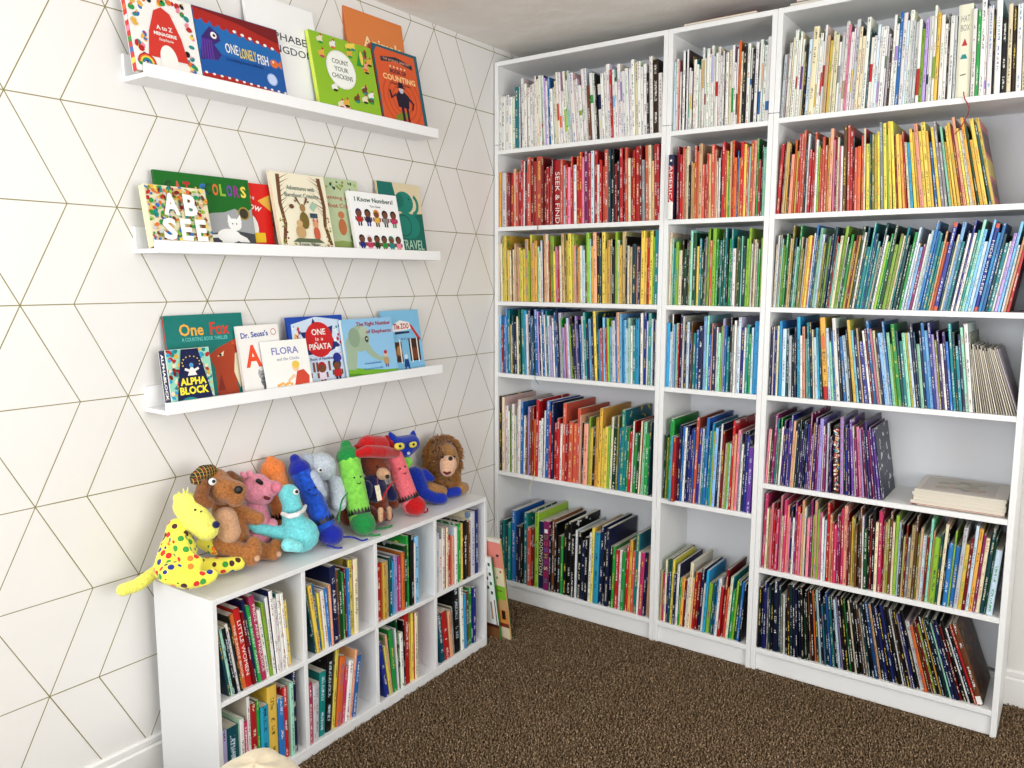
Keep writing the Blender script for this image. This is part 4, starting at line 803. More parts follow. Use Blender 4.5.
def c5(A):
    A.poly([(0, 0), (1, 0), (1, .12), (.75, .13), (.4, .17), (.15, .21), (0, .20)], (.45, .68, .16)); A.poly([(0, 0), (.6, 0), (.2, .12), (0, .13)], (.32, .55, .12)); G_ = (.62, .70, .60)
    A.poly([(.0, .20), (.03, .62), (.06, .70), (.2, .72), (.24, .5), (.16, .18)], G_); A.ell(.30, .68, .19, .19, G_, 20); A.ell(.20, .70, .11, .14, (.54, .63, .53), 16); A.ell(.40, .78, .09, .09, (.68, .75, .65), 12)
    A.poly([(.36, .52), (.46, .60), (.54, .46), (.66, .36), (.78, .34), (.80, .30), (.66, .28), (.50, .36), (.40, .46)], G_); A.ell(.44, .66, .035, .05, (.2, .2, .2), 10); A.ell(.445, .665, .012, .016, 'w', 6)
    A.text('The Right Number', .62, .90, .70, (.62, .08, .20), ht=.085, bold=.02); A.text('of Elephants', .70, .77, .52, (.62, .08, .20), ht=.08, bold=.02)
    A.ell(.78, .27, .06, .07, (.72, .60, .42), 12); A.ell(.78, .38, .035, .04, (.9, .75, .6), 10); A.ell(.78, .42, .035, .03, 'r', 8); A.rect(.75, .17, .77, .22, 'D'); A.rect(.79, .17, .81, .22, 'D'); A.text('written by Jeff Sheldon', .5, .26, .34, 'b'); A.text('illustrated by Harry Bliss', .5, .17, .38, 'b')
def c6(A):
    A.poly([(.20, .66), (.25, .78), (.45, .84), (.70, .80), (.74, .70), (.6, .68)], 'w'); A.text('The ZOO', .47, .745, .42, (.72, .12, .14), ht=.09, bold=.03); A.poly([(.28, .62), (.68, .63), (.68, .66), (.28, .66)], (.1, .12, .3)); A.poly([(.70, .78), (.78, .74), (.98, .52), (.92, .50), (.74, .70)], (.78, .18, .14))
    A.rect(.10, .18, .42, .50, (.28, .16, .10)); A.ell(.2, .3, .08, .1, (.55, .33, .16), 10); A.ell(.34, .36, .08, .1, (.7, .5, .25), 10); A.rect(.62, .18, .92, .54, (.24, .13, .09)); A.ell(.76, .3, .1, .12, (.45, .24, .12), 10)
    for u in (.14, .36, .66, .84): A.rect(u, .16, u+.03, .54, 'w')
    A.ell(.50, .26, .05, .05, 'L', 10); A.poly([(.42, .10), (.58, .10), (.55, .22), (.45, .22)], (.08, .25, .5)); A.poly([(.40, .02), (.44, .02), (.50, .12), (.46, .12)], (.08, .25, .5)); A.poly([(.62, .02), (.58, .02), (.50, .12), (.54, .12)], (.08, .25, .5)); A.text('by S. Levin', .55, .54, .25, (.2, .3, .5))
FB = [
 ('a1', 'a', -1.940, 0.193, 0.221, .022, .099, 12, 'w', (.80, .20, .18), 'white animal-covered picture book with a red arch, red spine, first on the top ledge', a1),
 ('a2', 'a', -1.744, 0.288, 0.224, .014, .099, 12, (.10, .40, .68), (.45, .06, .08), 'wide blue picture book with a purple fish and red waves on the top ledge', a2),
 ('a3', 'a', -1.546, 0.267, 0.326, .010, .066, 9, (.95, .95, .95), 'w', 'tall plain white picture book standing behind the blue fish book on the top ledge', a3),
 ('a4', 'a', -1.325, 0.275, 0.260, .018, .099, 12, (.56, .74, .16), (.86, .90, .35), 'lime green picture book with white title circle and many chickens on the top ledge', a4),
 ('a5', 'a', -1.135, 0.285, 0.390, .012, .066, 9, (.86, .50, .26), (.70, .34, .16), 'tall plain orange picture book standing behind two others on the top ledge', a5),
 ('a6', 'a', -1.041, 0.231, 0.286, .014, .099, 12, (.06, .36, .42), (.75, .2, .15), 'orange picture book with teal border and top-hatted man, last on the top ledge', a6),
 ('b1', 'b', -1.921, 0.184, 0.169, .026, .099, 12, 'c', (.93, .88, .72), 'small thick picture book crowded with colours under four-letter white title, middle ledge', b1),
 ('b2', 'b', -1.873, 0.307, 0.216, .010, .066, 9, (.07, .40, .12), (.05, .3, .1), 'green and grey picture book with a white cat on the middle ledge', b2),
 ('b3', 'b', -1.646, 0.159, 0.209, .008, .053, 7, (.83, .12, .10), (.7, .1, .1), 'red picture book with curved white title tucked behind its neighbours on the middle ledge', b3),
 ('b4', 'b', -1.496, 0.216, 0.253, .016, .099, 12, (.93, .90, .80), (.88, .84, .72), 'cream woodland picture book framed by brown trees on the middle ledge', b4),
 ('b5', 'b', -1.317, 0.206, 0.257, .010, .066, 9, (.72, .78, .62), (.6, .7, .5), 'pale green woodland picture book half hidden on the middle ledge', b5),
 ('b6', 'b', -1.179, 0.235, 0.219, .014, .099, 12, (.96, .96, .96), 'w', 'white picture book with two rows of small children on the middle ledge', b6),
 ('b7', 'b', -1.013, 0.227, 0.271, .010, .066, 9, (.86, .80, .66), (.80, .70, .50), 'teal and cream elephant picture book, last on the middle ledge', b7),
 ('c0', 'c', -1.892, 0.136, 0.160, .034, .099, 8, 'w', (.05, .09, .28), 'small very thick board book with navy wedge and yellow letters on the lowest ledge', c0),
 ('c1', 'c', -1.857, 0.260, 0.255, .010, .054, 8, (.05, .45, .42), 'r', 'large teal picture book with a red-brown fox on the lowest ledge', c1),
 ('c2', 'c', -1.635, 0.153, 0.215, .012, .076, 9, 'w', (.92, .92, .9), 'white alphabet picture book with big orange letter on the lowest ledge', c2),
 ('c3', 'c', -1.565, 0.174, 0.164, .010, .099, 11, (.95, .95, .93), 'w', 'small white picture book with a girl in a red dress on the lowest ledge', c3),
 ('c4', 'c', -1.444, 0.237, 0.233, .010, .076, 9, (.10, .28, .66), (.08, .2, .5), 'blue picture book with a red title circle and cheering children on the lowest ledge', c4),
 ('c5', 'c', -1.231, 0.243, 0.216, .014, .099, 10, (.56, .76, .90), (.88, .90, .86), 'light blue picture book with a green-grey elephant on the lowest ledge', c5),
 ('c6', 'c', -1.010, 0.195, 0.237, .010, .074, 9, (.50, .74, .88), (.45, .68, .85), 'light blue picture book with caged brown animals, last on the lowest ledge', c6),
]
for a_ in FB:
    o = face_book(*a_)
    if a_[0] == 'c0':
        me = txt_mesh('ALPHABLOCK', .13, .013, bold=.03)
        for v in me.vertices: x_, y_, z_ = v.co; v.co = (-.0003-z_, .085-x_, .017+y_) 
        obj('spine_title', me, flat('w'), o)
    if a_[0] == 'a1':
        for i, c_ in enumerate(['y', 'b', 'n', 'p', 'w', 'o', 'w']):
            obj('spine_stripe', boxm('spine_stripe', -.0004, .02+.028*i, .004, 0.0001, .034+.028*i, .018, 0), flat(c_), o)

# ------------------------------------------------------------------ plush toys on the cube unit
def fabric(name, col, sc=260, bump=.5, var=.18, rough=.9):
    return plain(name, col, rough, bump=bump, bscale=sc, var=var, sheen=.35, spec=.15)
def spots():
    q = N('spotted_plush'); co = q.n('ShaderNodeTexCoord').outputs['Object']
    v = q.n('ShaderNodeTexVoronoi'); v.inputs['Scale'].default_value = 47; v.inputs['Randomness'].default_value = .45; q.link(co, v.inputs['Vector'])
    dot = q.math('LESS_THAN', v.outputs['Distance'], .40)
    sp = q.n('ShaderNodeSeparateColor'); q.link(v.outputs['Color'], sp.inputs[0])
    cr = q.n('ShaderNodeValToRGB'); cr.color_ramp.interpolation = 'CONSTANT'; q.link(sp.outputs[0], cr.inputs[0]); e = cr.color_ramp.elements
    cs = [(0, (.85, .12, .10)), (.22, (.06, .16, .55)), (.42, (.95, .50, .15)), (.62, (.20, .60, .22)), (.82, (.28, .08, .14))]
    e[0].position = 0; e[0].color = (*lin(cs[0][1]), 1); e[1].position = cs[1][0]; e[1].color = (*lin(cs[1][1]), 1)
    for p_, c_ in cs[2:]: x = e.new(p_); x.color = (*lin(c_), 1)
    q.link(q.mix(dot, lin((.97, .93, .30)), cr.outputs[0]), q.b.inputs['Base Color']); q.b.inputs['Roughness'].default_value = .85
    q.b.inputs['Sheen Weight'].default_value = .3
    return q.m
def plaid():
    q = N('plaid_cloth'); co = q.n('ShaderNodeTexCoord').outputs['Object']; sp = q.n('ShaderNodeSeparateXYZ'); q.link(co, sp.inputs[0])
    f = lambda s, k, t: q.math('LESS_THAN', q.math('FLOORED_MODULO', q.math('MULTIPLY', s, k), 1.0), t)
    c = q.mix(f(sp.outputs[1], 55, .4), lin((.10, .22, .14)), lin((.45, .08, .08))); c = q.mix(f(sp.outputs[2], 60, .35), c, lin((.08, .10, .10))); c = q.mix(f(sp.outputs[1], 110, .16), c, lin((.80, .66, .25)))
    c = q.mix(f(sp.outputs[2], 118, .14), c, lin((.62, .45, .2)))
    q.link(c, q.b.inputs['Base Color']); q.b.inputs['Roughness'].default_value = .9; return q.m
TM = dict(yplush=fabric('yellow_plush', (.96, .93, .42)), spots=spots(), navyp=fabric('navy_plush', (.08, .10, .28)), blackp=plain('black_felt', (.03, .03, .04), .5), brownf=fabric('brown_fur', (.66, .42, .22), 320, 1, .35),
          brownd=fabric('dark_brown_fur', (.50, .30, .15), 320, 1, .35), tanf=fabric('tan_plush', (.80, .62, .48)), whitep=plain('white_felt', (.92, .92, .92), .6), plaid=plaid(), pinkp=fabric('pink_plush', (.89, .56, .64)),
          pinkd=fabric('deep_pink_plush', (.86, .48, .56)), maroonp=plain('maroon_felt', (.40, .08, .10), .8), orangep=fabric('orange_plush', (.90, .50, .24)), orangel=fabric('light_orange_plush', (.93, .56, .32)), bluep=fabric('deep_blue_plush', (.08, .14, .58)),
          bluem=fabric('mid_blue_plush', (.10, .30, .72), 120, .5, .45), greenp=fabric('green_plush', (.10, .52, .24)), limep=fabric('lime_plush', (.50, .80, .30), 120, .5, .2), redp=fabric('red_plush', (.72, .06, .08)), rosep=fabric('rose_plush', (.90, .42, .46)),
          turqp=fabric('turquoise_plush', (.45, .82, .84)), turql=fabric('pale_turquoise_plush', (.52, .87, .88)), paleb=fabric('pale_blue_plush', (.74, .78, .82)), greyb=fabric('grey_blue_plush', (.68, .72, .78)), bearf=fabric('russet_fur', (.46, .20, .11), 320, 1, .4),
          creamp=fabric('cream_card', (.92, .88, .76)), catb=fabric('royal_blue_plush', (.07, .18, .62)), yellowp=plain('yellow_felt', (.90, .84, .32), .7), lionf=fabric('lion_fur', (.64, .46, .26), 320, 1, .35),
          manef=fabric('mane_fur', (.60, .40, .19), 200, 1, .4), facep=fabric('pale_face_plush', (.86, .68, .56)))
_ico = {}
def ico(n):
    if n not in _ico:
        bm = bmesh.new(); bmesh.ops.create_icosphere(bm, subdivisions=n, radius=1); bm.verts.ensure_lookup_table()
        _ico[n] = ([v.co.copy() for v in bm.verts], [tuple(v.index for v in f.verts) for f in bm.faces]); bm.free()
    return _ico[n]
def union(name, caps, floor_=True, voxel=.0035, single=True):
    V, Fc = [], []; sv, sf = ico(2)
    for c in caps:
        seq = []
        for i, q in enumerate(c):
            if i == 0: seq.append(q); continue
            p_ = c[i-1]; dist = math.dist(p_[:3], q[:3]); n = max(1, int(dist/(.35*max(.003, min(p_[3], q[3])))))
            seq += [[p_[j]+(q[j]-p_[j])*k_/n for j in range(4)] for k_ in range(1, n+1)]
        for x, y, z, r in seq:
            if floor_: z = max(z, r+.001)
            k_ = len(V); V += [(x+p.x*r, y+p.y*r, z+p.z*r) for p in sv]; Fc += [tuple(i+k_ for i in f) for f in sf]
    me = mesh(name, V, Fc)
    if len(caps) == 1 and len(caps[0]) == 1: me.polygons.foreach_set('use_smooth', [True]*len(me.polygons)); return me
    o = bpy.data.objects.new('tmp', me); C.objects.link(o)
    rm = o.modifiers.new('r', 'REMESH'); rm.mode = 'VOXEL'; rm.voxel_size = voxel; sm = o.modifiers.new('s', 'SMOOTH'); sm.iterations = 5; sm.factor = .5
    dg = bpy.context.evaluated_depsgraph_get(); dg.update(); m2 = bpy.data.meshes.new_from_object(o.evaluated_get(dg)); bpy.data.objects.remove(o)
    m2.name = name; m2.polygons.foreach_set('use_smooth', [True]*len(m2.polygons)); return m2
TOYS = {"plush_spotted_dog":[[0.17,-1.86],[["body","spots",[[[-0.01,-0.0753,0.1054,0.0514],[-0.0,-0.0952,0.069,0.0538]],[[-0.03,-0.0598,0.1567,0.0331],[-0.02,-0.0692,0.1017,0.0474]],[[0.03,-0.098,0.1489,0.0238],[0.065,-0.0997,0.1059,0.0222],[0.08,-0.0833,0.0899,0.023]],[[-0.05,0.0309,0.0908,0.021],[-0.01,0.037,0.0778,0.0194]],[[0.05,-0.1374,0.0709,0.0316],[0.08,-0.1045,0.053,0.029],[0.1,-0.0715,0.0473,0.0209],[0.105,-0.0509,0.0529,0.0182]],[[-0.0,-0.005,0.0422,0.0249],[0.03,0.0328,0.0374,0.0243],[0.04,0.0771,0.0341,0.0209]]]],
 ["head","yplush",[[[-0.02,-0.0351,0.2192,0.039],[0.01,-0.0246,0.1811,0.0396],[0.04,-0.0175,0.1589,0.033]],[[-0.02,-0.0013,0.2488,0.0087],[-0.02,-0.0045,0.2346,0.0102]],[[-0.04,-0.0488,0.2413,0.0144],[-0.03,-0.0484,0.2206,0.0158]]]],
 ["tail","yplush",[[[-0.07,-0.1,0.0441,0.0187],[-0.07,-0.1581,0.0212,0.0191],[-0.07,-0.2025,0.0099,0.0181]]]],
 ["nose","navyp",[[[0.1,-0.0279,0.1858,0.0105]]]],
 ["eye","blackp",[[[0.065,-0.0652,0.2298,0.0035]]]],
 ["eye","blackp",[[[0.065,-0.0485,0.2208,0.0028]]]],
 ["tuft","yplush",[[[-0.03,-0.0349,0.2509,0.0043],[-0.03,-0.0394,0.2689,0.0029]],[[-0.03,-0.0269,0.2514,0.0043],[-0.03,-0.0236,0.2685,0.0029]],[[-0.03,-0.043,0.2475,0.0043],[-0.03,-0.054,0.2617,0.0029]]]]]],"plush_brown_dog":[[0.14,-1.72],[["body","brownf",[[[-0.02,-0.0206,0.1227,0.054],[-0.01,-0.0263,0.0623,0.0555]],[[-0.02,-0.0441,0.1837,0.0305],[-0.02,-0.0287,0.1405,0.0423]],[[0.0,-0.0061,0.1624,0.0246],[0.04,0.018,0.1438,0.0231],[0.05,0.0242,0.1417,0.0215]],[[0.03,-0.0839,0.0861,0.0299],[0.06,-0.037,0.0557,0.0272],[0.08,-0.0275,0.0415,0.0256],[0.08,-0.0157,0.0617,0.0257],[0.08,-0.0147,0.0849,0.0197]],[[-0.01,0.0231,0.0487,0.0314],[0.04,0.0593,0.0244,0.0267],[0.06,0.0672,0.0181,0.0251],[0.06,0.0781,0.0476,0.0204]]]],
 ["head","brownf",[[[-0.01,-0.0732,0.2577,0.0465],[0.01,-0.0622,0.2393,0.045]],[[0.03,-0.0757,0.2491,0.0371],[0.05,-0.0473,0.2385,0.0328],[0.05,-0.0482,0.2195,0.0269]]]],
 ["ear","brownd",[[[0.03,-0.1329,0.2726,0.0189],[0.04,-0.1534,0.2415,0.0202],[0.05,-0.1366,0.2245,0.0174]]]],
 ["ear","brownd",[[[-0.03,-0.0065,0.2645,0.017],[-0.04,0.0311,0.2394,0.0157]]]],
 ["belly","tanf",[[[0.035,-0.075,0.1618,0.0358],[0.045,-0.071,0.1242,0.0343]]]],
 ["nose","blackp",[[[0.105,-0.0757,0.2586,0.0124]]]],
 ["eye","whitep",[[[0.065,-0.1296,0.2869,0.0108]]]],
 ["pupil","blackp",[[[0.082,-0.1369,0.2917,0.005]]]],
 ["cap","plaid",[[[0.0,-0.1326,0.2889,0.0219],[0.0,-0.1115,0.2975,0.025],[0.0,-0.0905,0.3009,0.0193]],[[0.02,-0.1579,0.2874,0.0101],[0.03,-0.1486,0.2833,0.0087]]]],
 ["foot_pad","tanf",[[[0.112,-0.0288,0.0471,0.009]]]],
 ["foot_pad","tanf",[[[0.088,0.0656,0.0284,0.0086]]]]]],"plush_pig":[[0.1,-1.6],[["body","pinkp",[[[0.0,-0.0348,0.0923,0.0466],[0.01,-0.0338,0.069,0.0482]],[[0.0,-0.0322,0.1496,0.0321],[0.0,-0.0293,0.1075,0.0402]],[[0.04,-0.028,0.0649,0.0192],[0.05,-0.015,0.0965,0.0192]]]],
 ["head","pinkp",[[[0.01,-0.0372,0.2057,0.0494],[0.02,-0.026,0.1967,0.0439]],[[0.04,-0.0216,0.2095,0.0286],[0.06,-0.0082,0.2098,0.0238]]]],
 ["ear","pinkp",[[[0.01,-0.054,0.2499,0.0126],[0.01,-0.0627,0.2637,0.0071]]]],
 ["ear","pinkp",[[[0.0,-0.0699,0.2516,0.011],[0.0,-0.0787,0.2614,0.0071]]]],
 ["snout","pinkd",[[[0.08,-0.016,0.2162,0.0174]]]],
 ["eye","blackp",[[[0.065,-0.0702,0.2469,0.0085],[0.065,-0.0577,0.2363,0.007]]]],
 ["mouth","maroonp",[[[0.068,-0.0497,0.191,0.0063],[0.068,-0.0367,0.1848,0.0063]]]]]],"orange_crayon_plush":[[0.06,-1.55],[["body","orangel",[[[0.0,0.0201,0.2255,0.04],[0.005,0.0232,0.2,0.04],[0.01,0.0264,0.1745,0.0401],[0.015,0.0296,0.1489,0.0401],[0.02,0.0329,0.1232,0.0402],[0.025,0.0361,0.0975,0.0402],[0.03,0.0394,0.0717,0.0403]]]],
 ["tip","orangep",[[[-0.008,0.015,0.2661,0.0184],[-0.0072,0.0155,0.2623,0.0192],[-0.0065,0.016,0.2585,0.02],[-0.005,0.0169,0.2509,0.0264],[-0.004,0.0175,0.2458,0.0314],[-0.003,0.0182,0.2408,0.0365],[-0.002,0.0188,0.2357,0.0416]]]],
 ["foot_end","orangep",[[[0.0332,0.0415,0.0549,0.0431],[0.0347,0.0424,0.0476,0.0422],[0.0361,0.0433,0.0402,0.0413],[0.0375,0.0443,0.0329,0.0403]]]],
 ["_zigzag","blackp",[[[0.027,0.0374,0.0872,0.0402],[0.027,0.0374,0.0872,0.0402]]]],
 ["_face","blackp",[[[0.009,0.0258,0.1796,0.0401],[0.009,0.0258,0.1796,0.0401]]]]]],"blue_crayon_plush":[[0.2,-1.45],[["body","bluem",[[[-0.071,-0.0279,0.2245,0.0359],[-0.0565,-0.0242,0.1951,0.0358],[-0.042,-0.0206,0.1657,0.0358],[-0.0275,-0.017,0.1364,0.0358],[-0.013,-0.0133,0.1071,0.0358],[0.0015,-0.0098,0.0779,0.0358],[0.016,-0.0062,0.0487,0.0357]]]],
 ["tip","bluep",[[[-0.0942,-0.0338,0.2717,0.0165],[-0.092,-0.0333,0.2672,0.0172],[-0.0899,-0.0327,0.2628,0.0179],[-0.0855,-0.0316,0.254,0.0237],[-0.0826,-0.0309,0.2481,0.0282],[-0.0797,-0.0301,0.2422,0.0328],[-0.0768,-0.0294,0.2363,0.0373]]]],
 ["foot_end","bluep",[[[0.0254,-0.0039,0.0297,0.0382],[0.0295,-0.0029,0.0215,0.0374],[0.0336,-0.0019,0.0132,0.0365],[0.0377,-0.0009,0.005,0.0357]]]],
 ["_zigzag","blackp",[[[0.0073,-0.0083,0.0662,0.0357],[0.0073,-0.0083,0.0662,0.0357]]]],
 ["_face","blackp",[[[-0.0449,-0.0213,0.1716,0.0358],[-0.0449,-0.0213,0.1716,0.0358]]]],
 ["string","bluep",[[[0.05,0.0209,0.025,0.0029],[0.07,0.0524,0.0205,0.0029],[0.08,0.0848,-0.0092,0.0029],[0.085,0.1054,-0.0369,0.0029]]]],
 ["string","bluep",[[[0.04,-0.0277,0.0105,0.0028],[0.07,-0.0145,0.0033,0.0028],[0.08,0.0001,-0.0199,0.0028]]]]]],"green_crayon_plush":[[0.22,-1.33],[["body","limep",[[[-0.0736,0.0413,0.2324,0.0399],[-0.0604,0.0372,0.1998,0.0398],[-0.0472,0.033,0.1675,0.0397],[-0.034,0.0288,0.1353,0.0396],[-0.0208,0.0246,0.1033,0.0395],[-0.0076,0.0203,0.0715,0.0394],[0.0056,0.016,0.0398,0.0393]]]],
 ["tip","greenp",[[[-0.0947,0.0478,0.2848,0.0184],[-0.0927,0.0472,0.2799,0.0192],[-0.0908,0.0466,0.275,0.02],[-0.0868,0.0454,0.2651,0.0264],[-0.0842,0.0446,0.2586,0.0314],[-0.0815,0.0438,0.252,0.0365],[-0.0789,0.0429,0.2455,0.0415]]]],
 ["foot_end","greenp",[[[0.0142,0.0132,0.0194,0.0419],[0.0179,0.0119,0.0105,0.041],[0.0217,0.0107,0.0016,0.04],[0.0254,0.0094,-0.0072,0.0391]]]],
 ["_zigzag","blackp",[[[-0.0023,0.0186,0.0588,0.0393],[-0.0023,0.0186,0.0588,0.0393]]]],
 ["_face","blackp",[[[-0.0498,0.0339,0.1739,0.0397],[-0.0498,0.0339,0.1739,0.0397]]]],
 ["string","greenp",[[[0.03,0.0121,0.0121,0.003],[0.055,0.0227,-0.0093,0.003],[0.065,0.0437,-0.0331,0.003]]]],
 ["string","greenp",[[[0.02,0.0671,0.0095,0.003],[0.03,0.0986,0.0046,0.0031],[0.035,0.1314,0.0062,0.0031]]]],
 ["string","greenp",[[[0.02,-0.0562,0.1582,0.0029],[0.04,-0.1003,0.1425,0.0029],[0.03,-0.1056,0.0781,0.0029]]]]]],"red_crayon_plush":[[0.2,-1.09],[["body","rosep",[[[-0.056,0.0123,0.2223,0.0366],[-0.044,0.0155,0.1914,0.0366],[-0.032,0.0187,0.1605,0.0366],[-0.02,0.0219,0.1297,0.0366],[-0.008,0.0251,0.0988,0.0366],[0.004,0.0283,0.0679,0.0366],[0.016,0.0315,0.0371,0.0366]]]],
 ["tip","redp",[[[-0.0752,0.0072,0.2718,0.0169],[-0.0734,0.0077,0.2671,0.0176],[-0.0716,0.0081,0.2625,0.0183],[-0.068,0.0091,0.2532,0.0242],[-0.0656,0.0097,0.247,0.0288],[-0.0632,0.0104,0.2409,0.0335],[-0.0608,0.011,0.2347,0.0381]]]],
 ["foot_end","redp",[[[0.0238,0.0335,0.017,0.0392],[0.0272,0.0344,0.0083,0.0383],[0.0306,0.0353,-0.0004,0.0375],[0.034,0.0362,-0.0092,0.0366]]]],
 ["_zigzag","blackp",[[[0.0088,0.0296,0.0556,0.0366],[0.0088,0.0296,0.0556,0.0366]]]],
 ["_face","blackp",[[[-0.0344,0.0181,0.1667,0.0366],[-0.0344,0.0181,0.1667,0.0366]]]],
 ["string","redp",[[[0.025,-0.0546,0.1552,0.0031],[0.04,-0.1042,0.1402,0.0031],[0.045,-0.1401,0.1113,0.003],[0.045,-0.1432,0.0984,0.003]]]],
 ["string","redp",[[[0.02,0.0745,-0.0027,0.0036],[0.04,0.0861,0.0053,0.0036],[0.04,0.0896,0.0191,0.0036]]]]]],"plush_turquoise_dinosaur":[[0.22,-1.56],[["body","turqp",[[[-0.02,0.001,0.0561,0.0581],[-0.01,0.0077,0.05,0.0557]],[[-0.03,-0.0041,0.0993,0.0362],[-0.02,-0.0174,0.1599,0.0299],[-0.02,-0.0272,0.1928,0.0321]],[[-0.04,-0.0276,0.0599,0.0301],[-0.06,-0.0625,0.0776,0.0203],[-0.07,-0.1112,0.0975,0.0165],[-0.08,-0.1342,0.1166,0.0099]]]],
 ["collar","whitep",[[[-0.005,-0.0641,0.143,0.0076],[0.032,-0.0679,0.142,0.0087],[0.042,-0.0469,0.1447,0.0088],[0.025,-0.0103,0.1463,0.0077],[-0.005,0.0226,0.147,0.0066]]]],
 ["stripe","blackp",[[[0.005,-0.0716,0.1538,0.002],[0.057,-0.0877,0.1584,0.002],[0.068,-0.0693,0.1618,0.002],[0.042,-0.0256,0.1602,0.0021]],[[0.005,-0.0695,0.1364,0.002],[0.055,-0.0853,0.1421,0.002],[0.068,-0.067,0.1458,0.002],[0.042,-0.0218,0.1435,0.0021]]]],
 ["eye","whitep",[[[0.035,-0.0443,0.2126,0.0099]]]],
 ["pupil","blackp",[[[0.052,-0.0552,0.2182,0.0052]]]],
 ["belly_fin","turql",[[[0.03,-0.0771,0.0562,0.021],[0.04,-0.0492,0.0445,0.0176]]]]]],"plush_pale_elephant":[[0.09,-1.34],[["body","paleb",[[[-0.0,0.0082,0.119,0.0597],[0.01,0.0154,0.0849,0.0531]],[[0.04,0.0081,0.1591,0.0315],[0.08,-0.0209,0.1249,0.0271],[0.09,-0.0306,0.1089,0.027]],[[0.01,-0.0722,0.2372,0.0385],[0.02,-0.0357,0.225,0.0486]]]],
 ["trunk","greyb",[[[0.07,-0.1165,0.2155,0.0213],[0.09,-0.1108,0.1853,0.0175],[0.09,-0.0956,0.1563,0.0138]]]],
 ["ear","greyb",[[[0.01,-0.0922,0.2475,0.0332],[0.02,-0.0903,0.2028,0.0294],[0.03,-0.0676,0.1603,0.0167]]]],
 ["ear","greyb",[[[0.03,-0.0032,0.1935,0.0157],[0.03,-0.0065,0.174,0.0131]]]],
 ["eye","whitep",[[[0.095,-0.1084,0.2392,0.0087]]]],
 ["pupil","blackp",[[[0.11,-0.1198,0.2429,0.0043]]]]]],"plush_brown_bear":[[0.17,-1.22],[["body","bearf",[[[-0.03,0.0591,0.0894,0.0483],[-0.02,0.0481,0.051,0.0454]],[[0.01,-0.0146,0.05,0.0242],[0.05,-0.0129,0.0359,0.0227],[0.065,-0.0138,0.0457,0.0226]],[[0.01,0.0655,0.0308,0.0234],[0.05,0.0342,0.0313,0.0216]],[[-0.02,-0.0986,0.058,0.0264],[-0.01,-0.0909,0.0376,0.0224]],[[-0.02,0.1172,0.0782,0.0252],[0.01,0.1102,0.0488,0.0188]]]],
 ["head","bearf",[[[-0.03,0.0525,0.1999,0.0507],[-0.02,0.0565,0.1865,0.0493]]]],
 ["muzzle","tanf",[[[0.03,0.0344,0.1771,0.0229],[0.045,0.0333,0.1747,0.0188]]]],
 ["nose","blackp",[[[0.075,0.0121,0.1779,0.0073]]]],
 ["eye","blackp",[[[0.058,-0.0189,0.2167,0.0053]]]],
 ["coat","navyp",[[[-0.01,0.0309,0.1337,0.0422],[-0.0,0.0251,0.1156,0.0461]],[[-0.0,0.0922,0.1011,0.0235],[0.02,0.0907,0.0834,0.0207]],[[0.01,-0.0258,0.1419,0.0227],[0.02,-0.0363,0.1184,0.0212]]]],
 ["hat","redp",[[[-0.0,-0.058,0.2584,0.0132],[0.03,-0.0327,0.2679,0.0224],[0.03,0.0317,0.2533,0.0228],[-0.0,0.1298,0.2286,0.0181]],[[-0.02,0.0165,0.2736,0.0371],[-0.02,0.0729,0.2641,0.0357]],[[-0.04,-0.0106,0.262,0.0202],[-0.05,0.1521,0.2398,0.0283]]]],
 ["foot_pad","tanf",[[[0.092,-0.0402,0.0771,0.0105],[0.092,-0.0411,0.0436,0.0098]]]],
 ["foot_pad","tanf",[[[0.075,0.0169,0.0641,0.01],[0.075,0.0181,0.0328,0.0094]]]],
 ["_label","creamp",[[[0.08,-0.0431,0.1349,0.0065]]]]]],"plush_blue_cat":[[0.16,-0.96],[["body","catb",[[[-0.03,0.014,0.1082,0.0396],[-0.02,0.0238,0.0626,0.0397]],[[-0.0,0.0123,0.0532,0.0248],[0.03,0.0549,0.026,0.0235],[0.05,0.0765,0.0131,0.0221]],[[-0.02,0.0677,0.0532,0.0238],[0.01,0.1467,0.0138,0.0227],[0.03,0.1876,0.0002,0.0213]],[[-0.01,0.0465,0.1197,0.0162],[0.01,0.0622,0.0969,0.0133]]]],
 ["head","catb",[[[-0.01,-0.0987,0.2492,0.0338],[-0.01,-0.0266,0.2443,0.0345],[-0.0,-0.0689,0.2309,0.0326]]]],
 ["ear","catb",[[[-0.02,-0.1079,0.271,0.0183],[-0.02,-0.1242,0.2964,0.0063]]]],
 ["ear","catb",[[[-0.02,-0.0069,0.2582,0.0188],[-0.02,-0.0011,0.2831,0.0065]]]],
 ["eye","yellowp",[[[0.04,-0.149,0.2596,0.0137],[0.04,-0.1312,0.258,0.0138]]]],
 ["eye","yellowp",[[[0.04,-0.0756,0.2529,0.0119],[0.04,-0.0622,0.2535,0.0113]]]],
 ["pupil","blackp",[[[0.064,-0.1614,0.2661,0.0054]]]],
 ["pupil","blackp",[[[0.06,-0.0881,0.2596,0.0049]]]],
 ["nose","greyb",[[[0.052,-0.1055,0.229,0.0062]]]],
 ["scarf","limep",[[[-0.0,-0.0696,0.1985,0.017],[-0.0,-0.0544,0.1812,0.0185],[-0.0,-0.065,0.1686,0.0142]]]]]],"plush_lion":[[0.13,-0.8],[["body","lionf",[[[-0.01,0.0465,0.0601,0.0542],[-0.0,0.0522,0.0287,0.0527]],[[0.02,0.0464,0.0409,0.0308],[0.05,0.0581,0.0194,0.0261],[0.05,0.0825,0.0157,0.0232]],[[0.03,-0.0926,0.0564,0.0252],[0.06,-0.0597,0.0426,0.0208]]]],
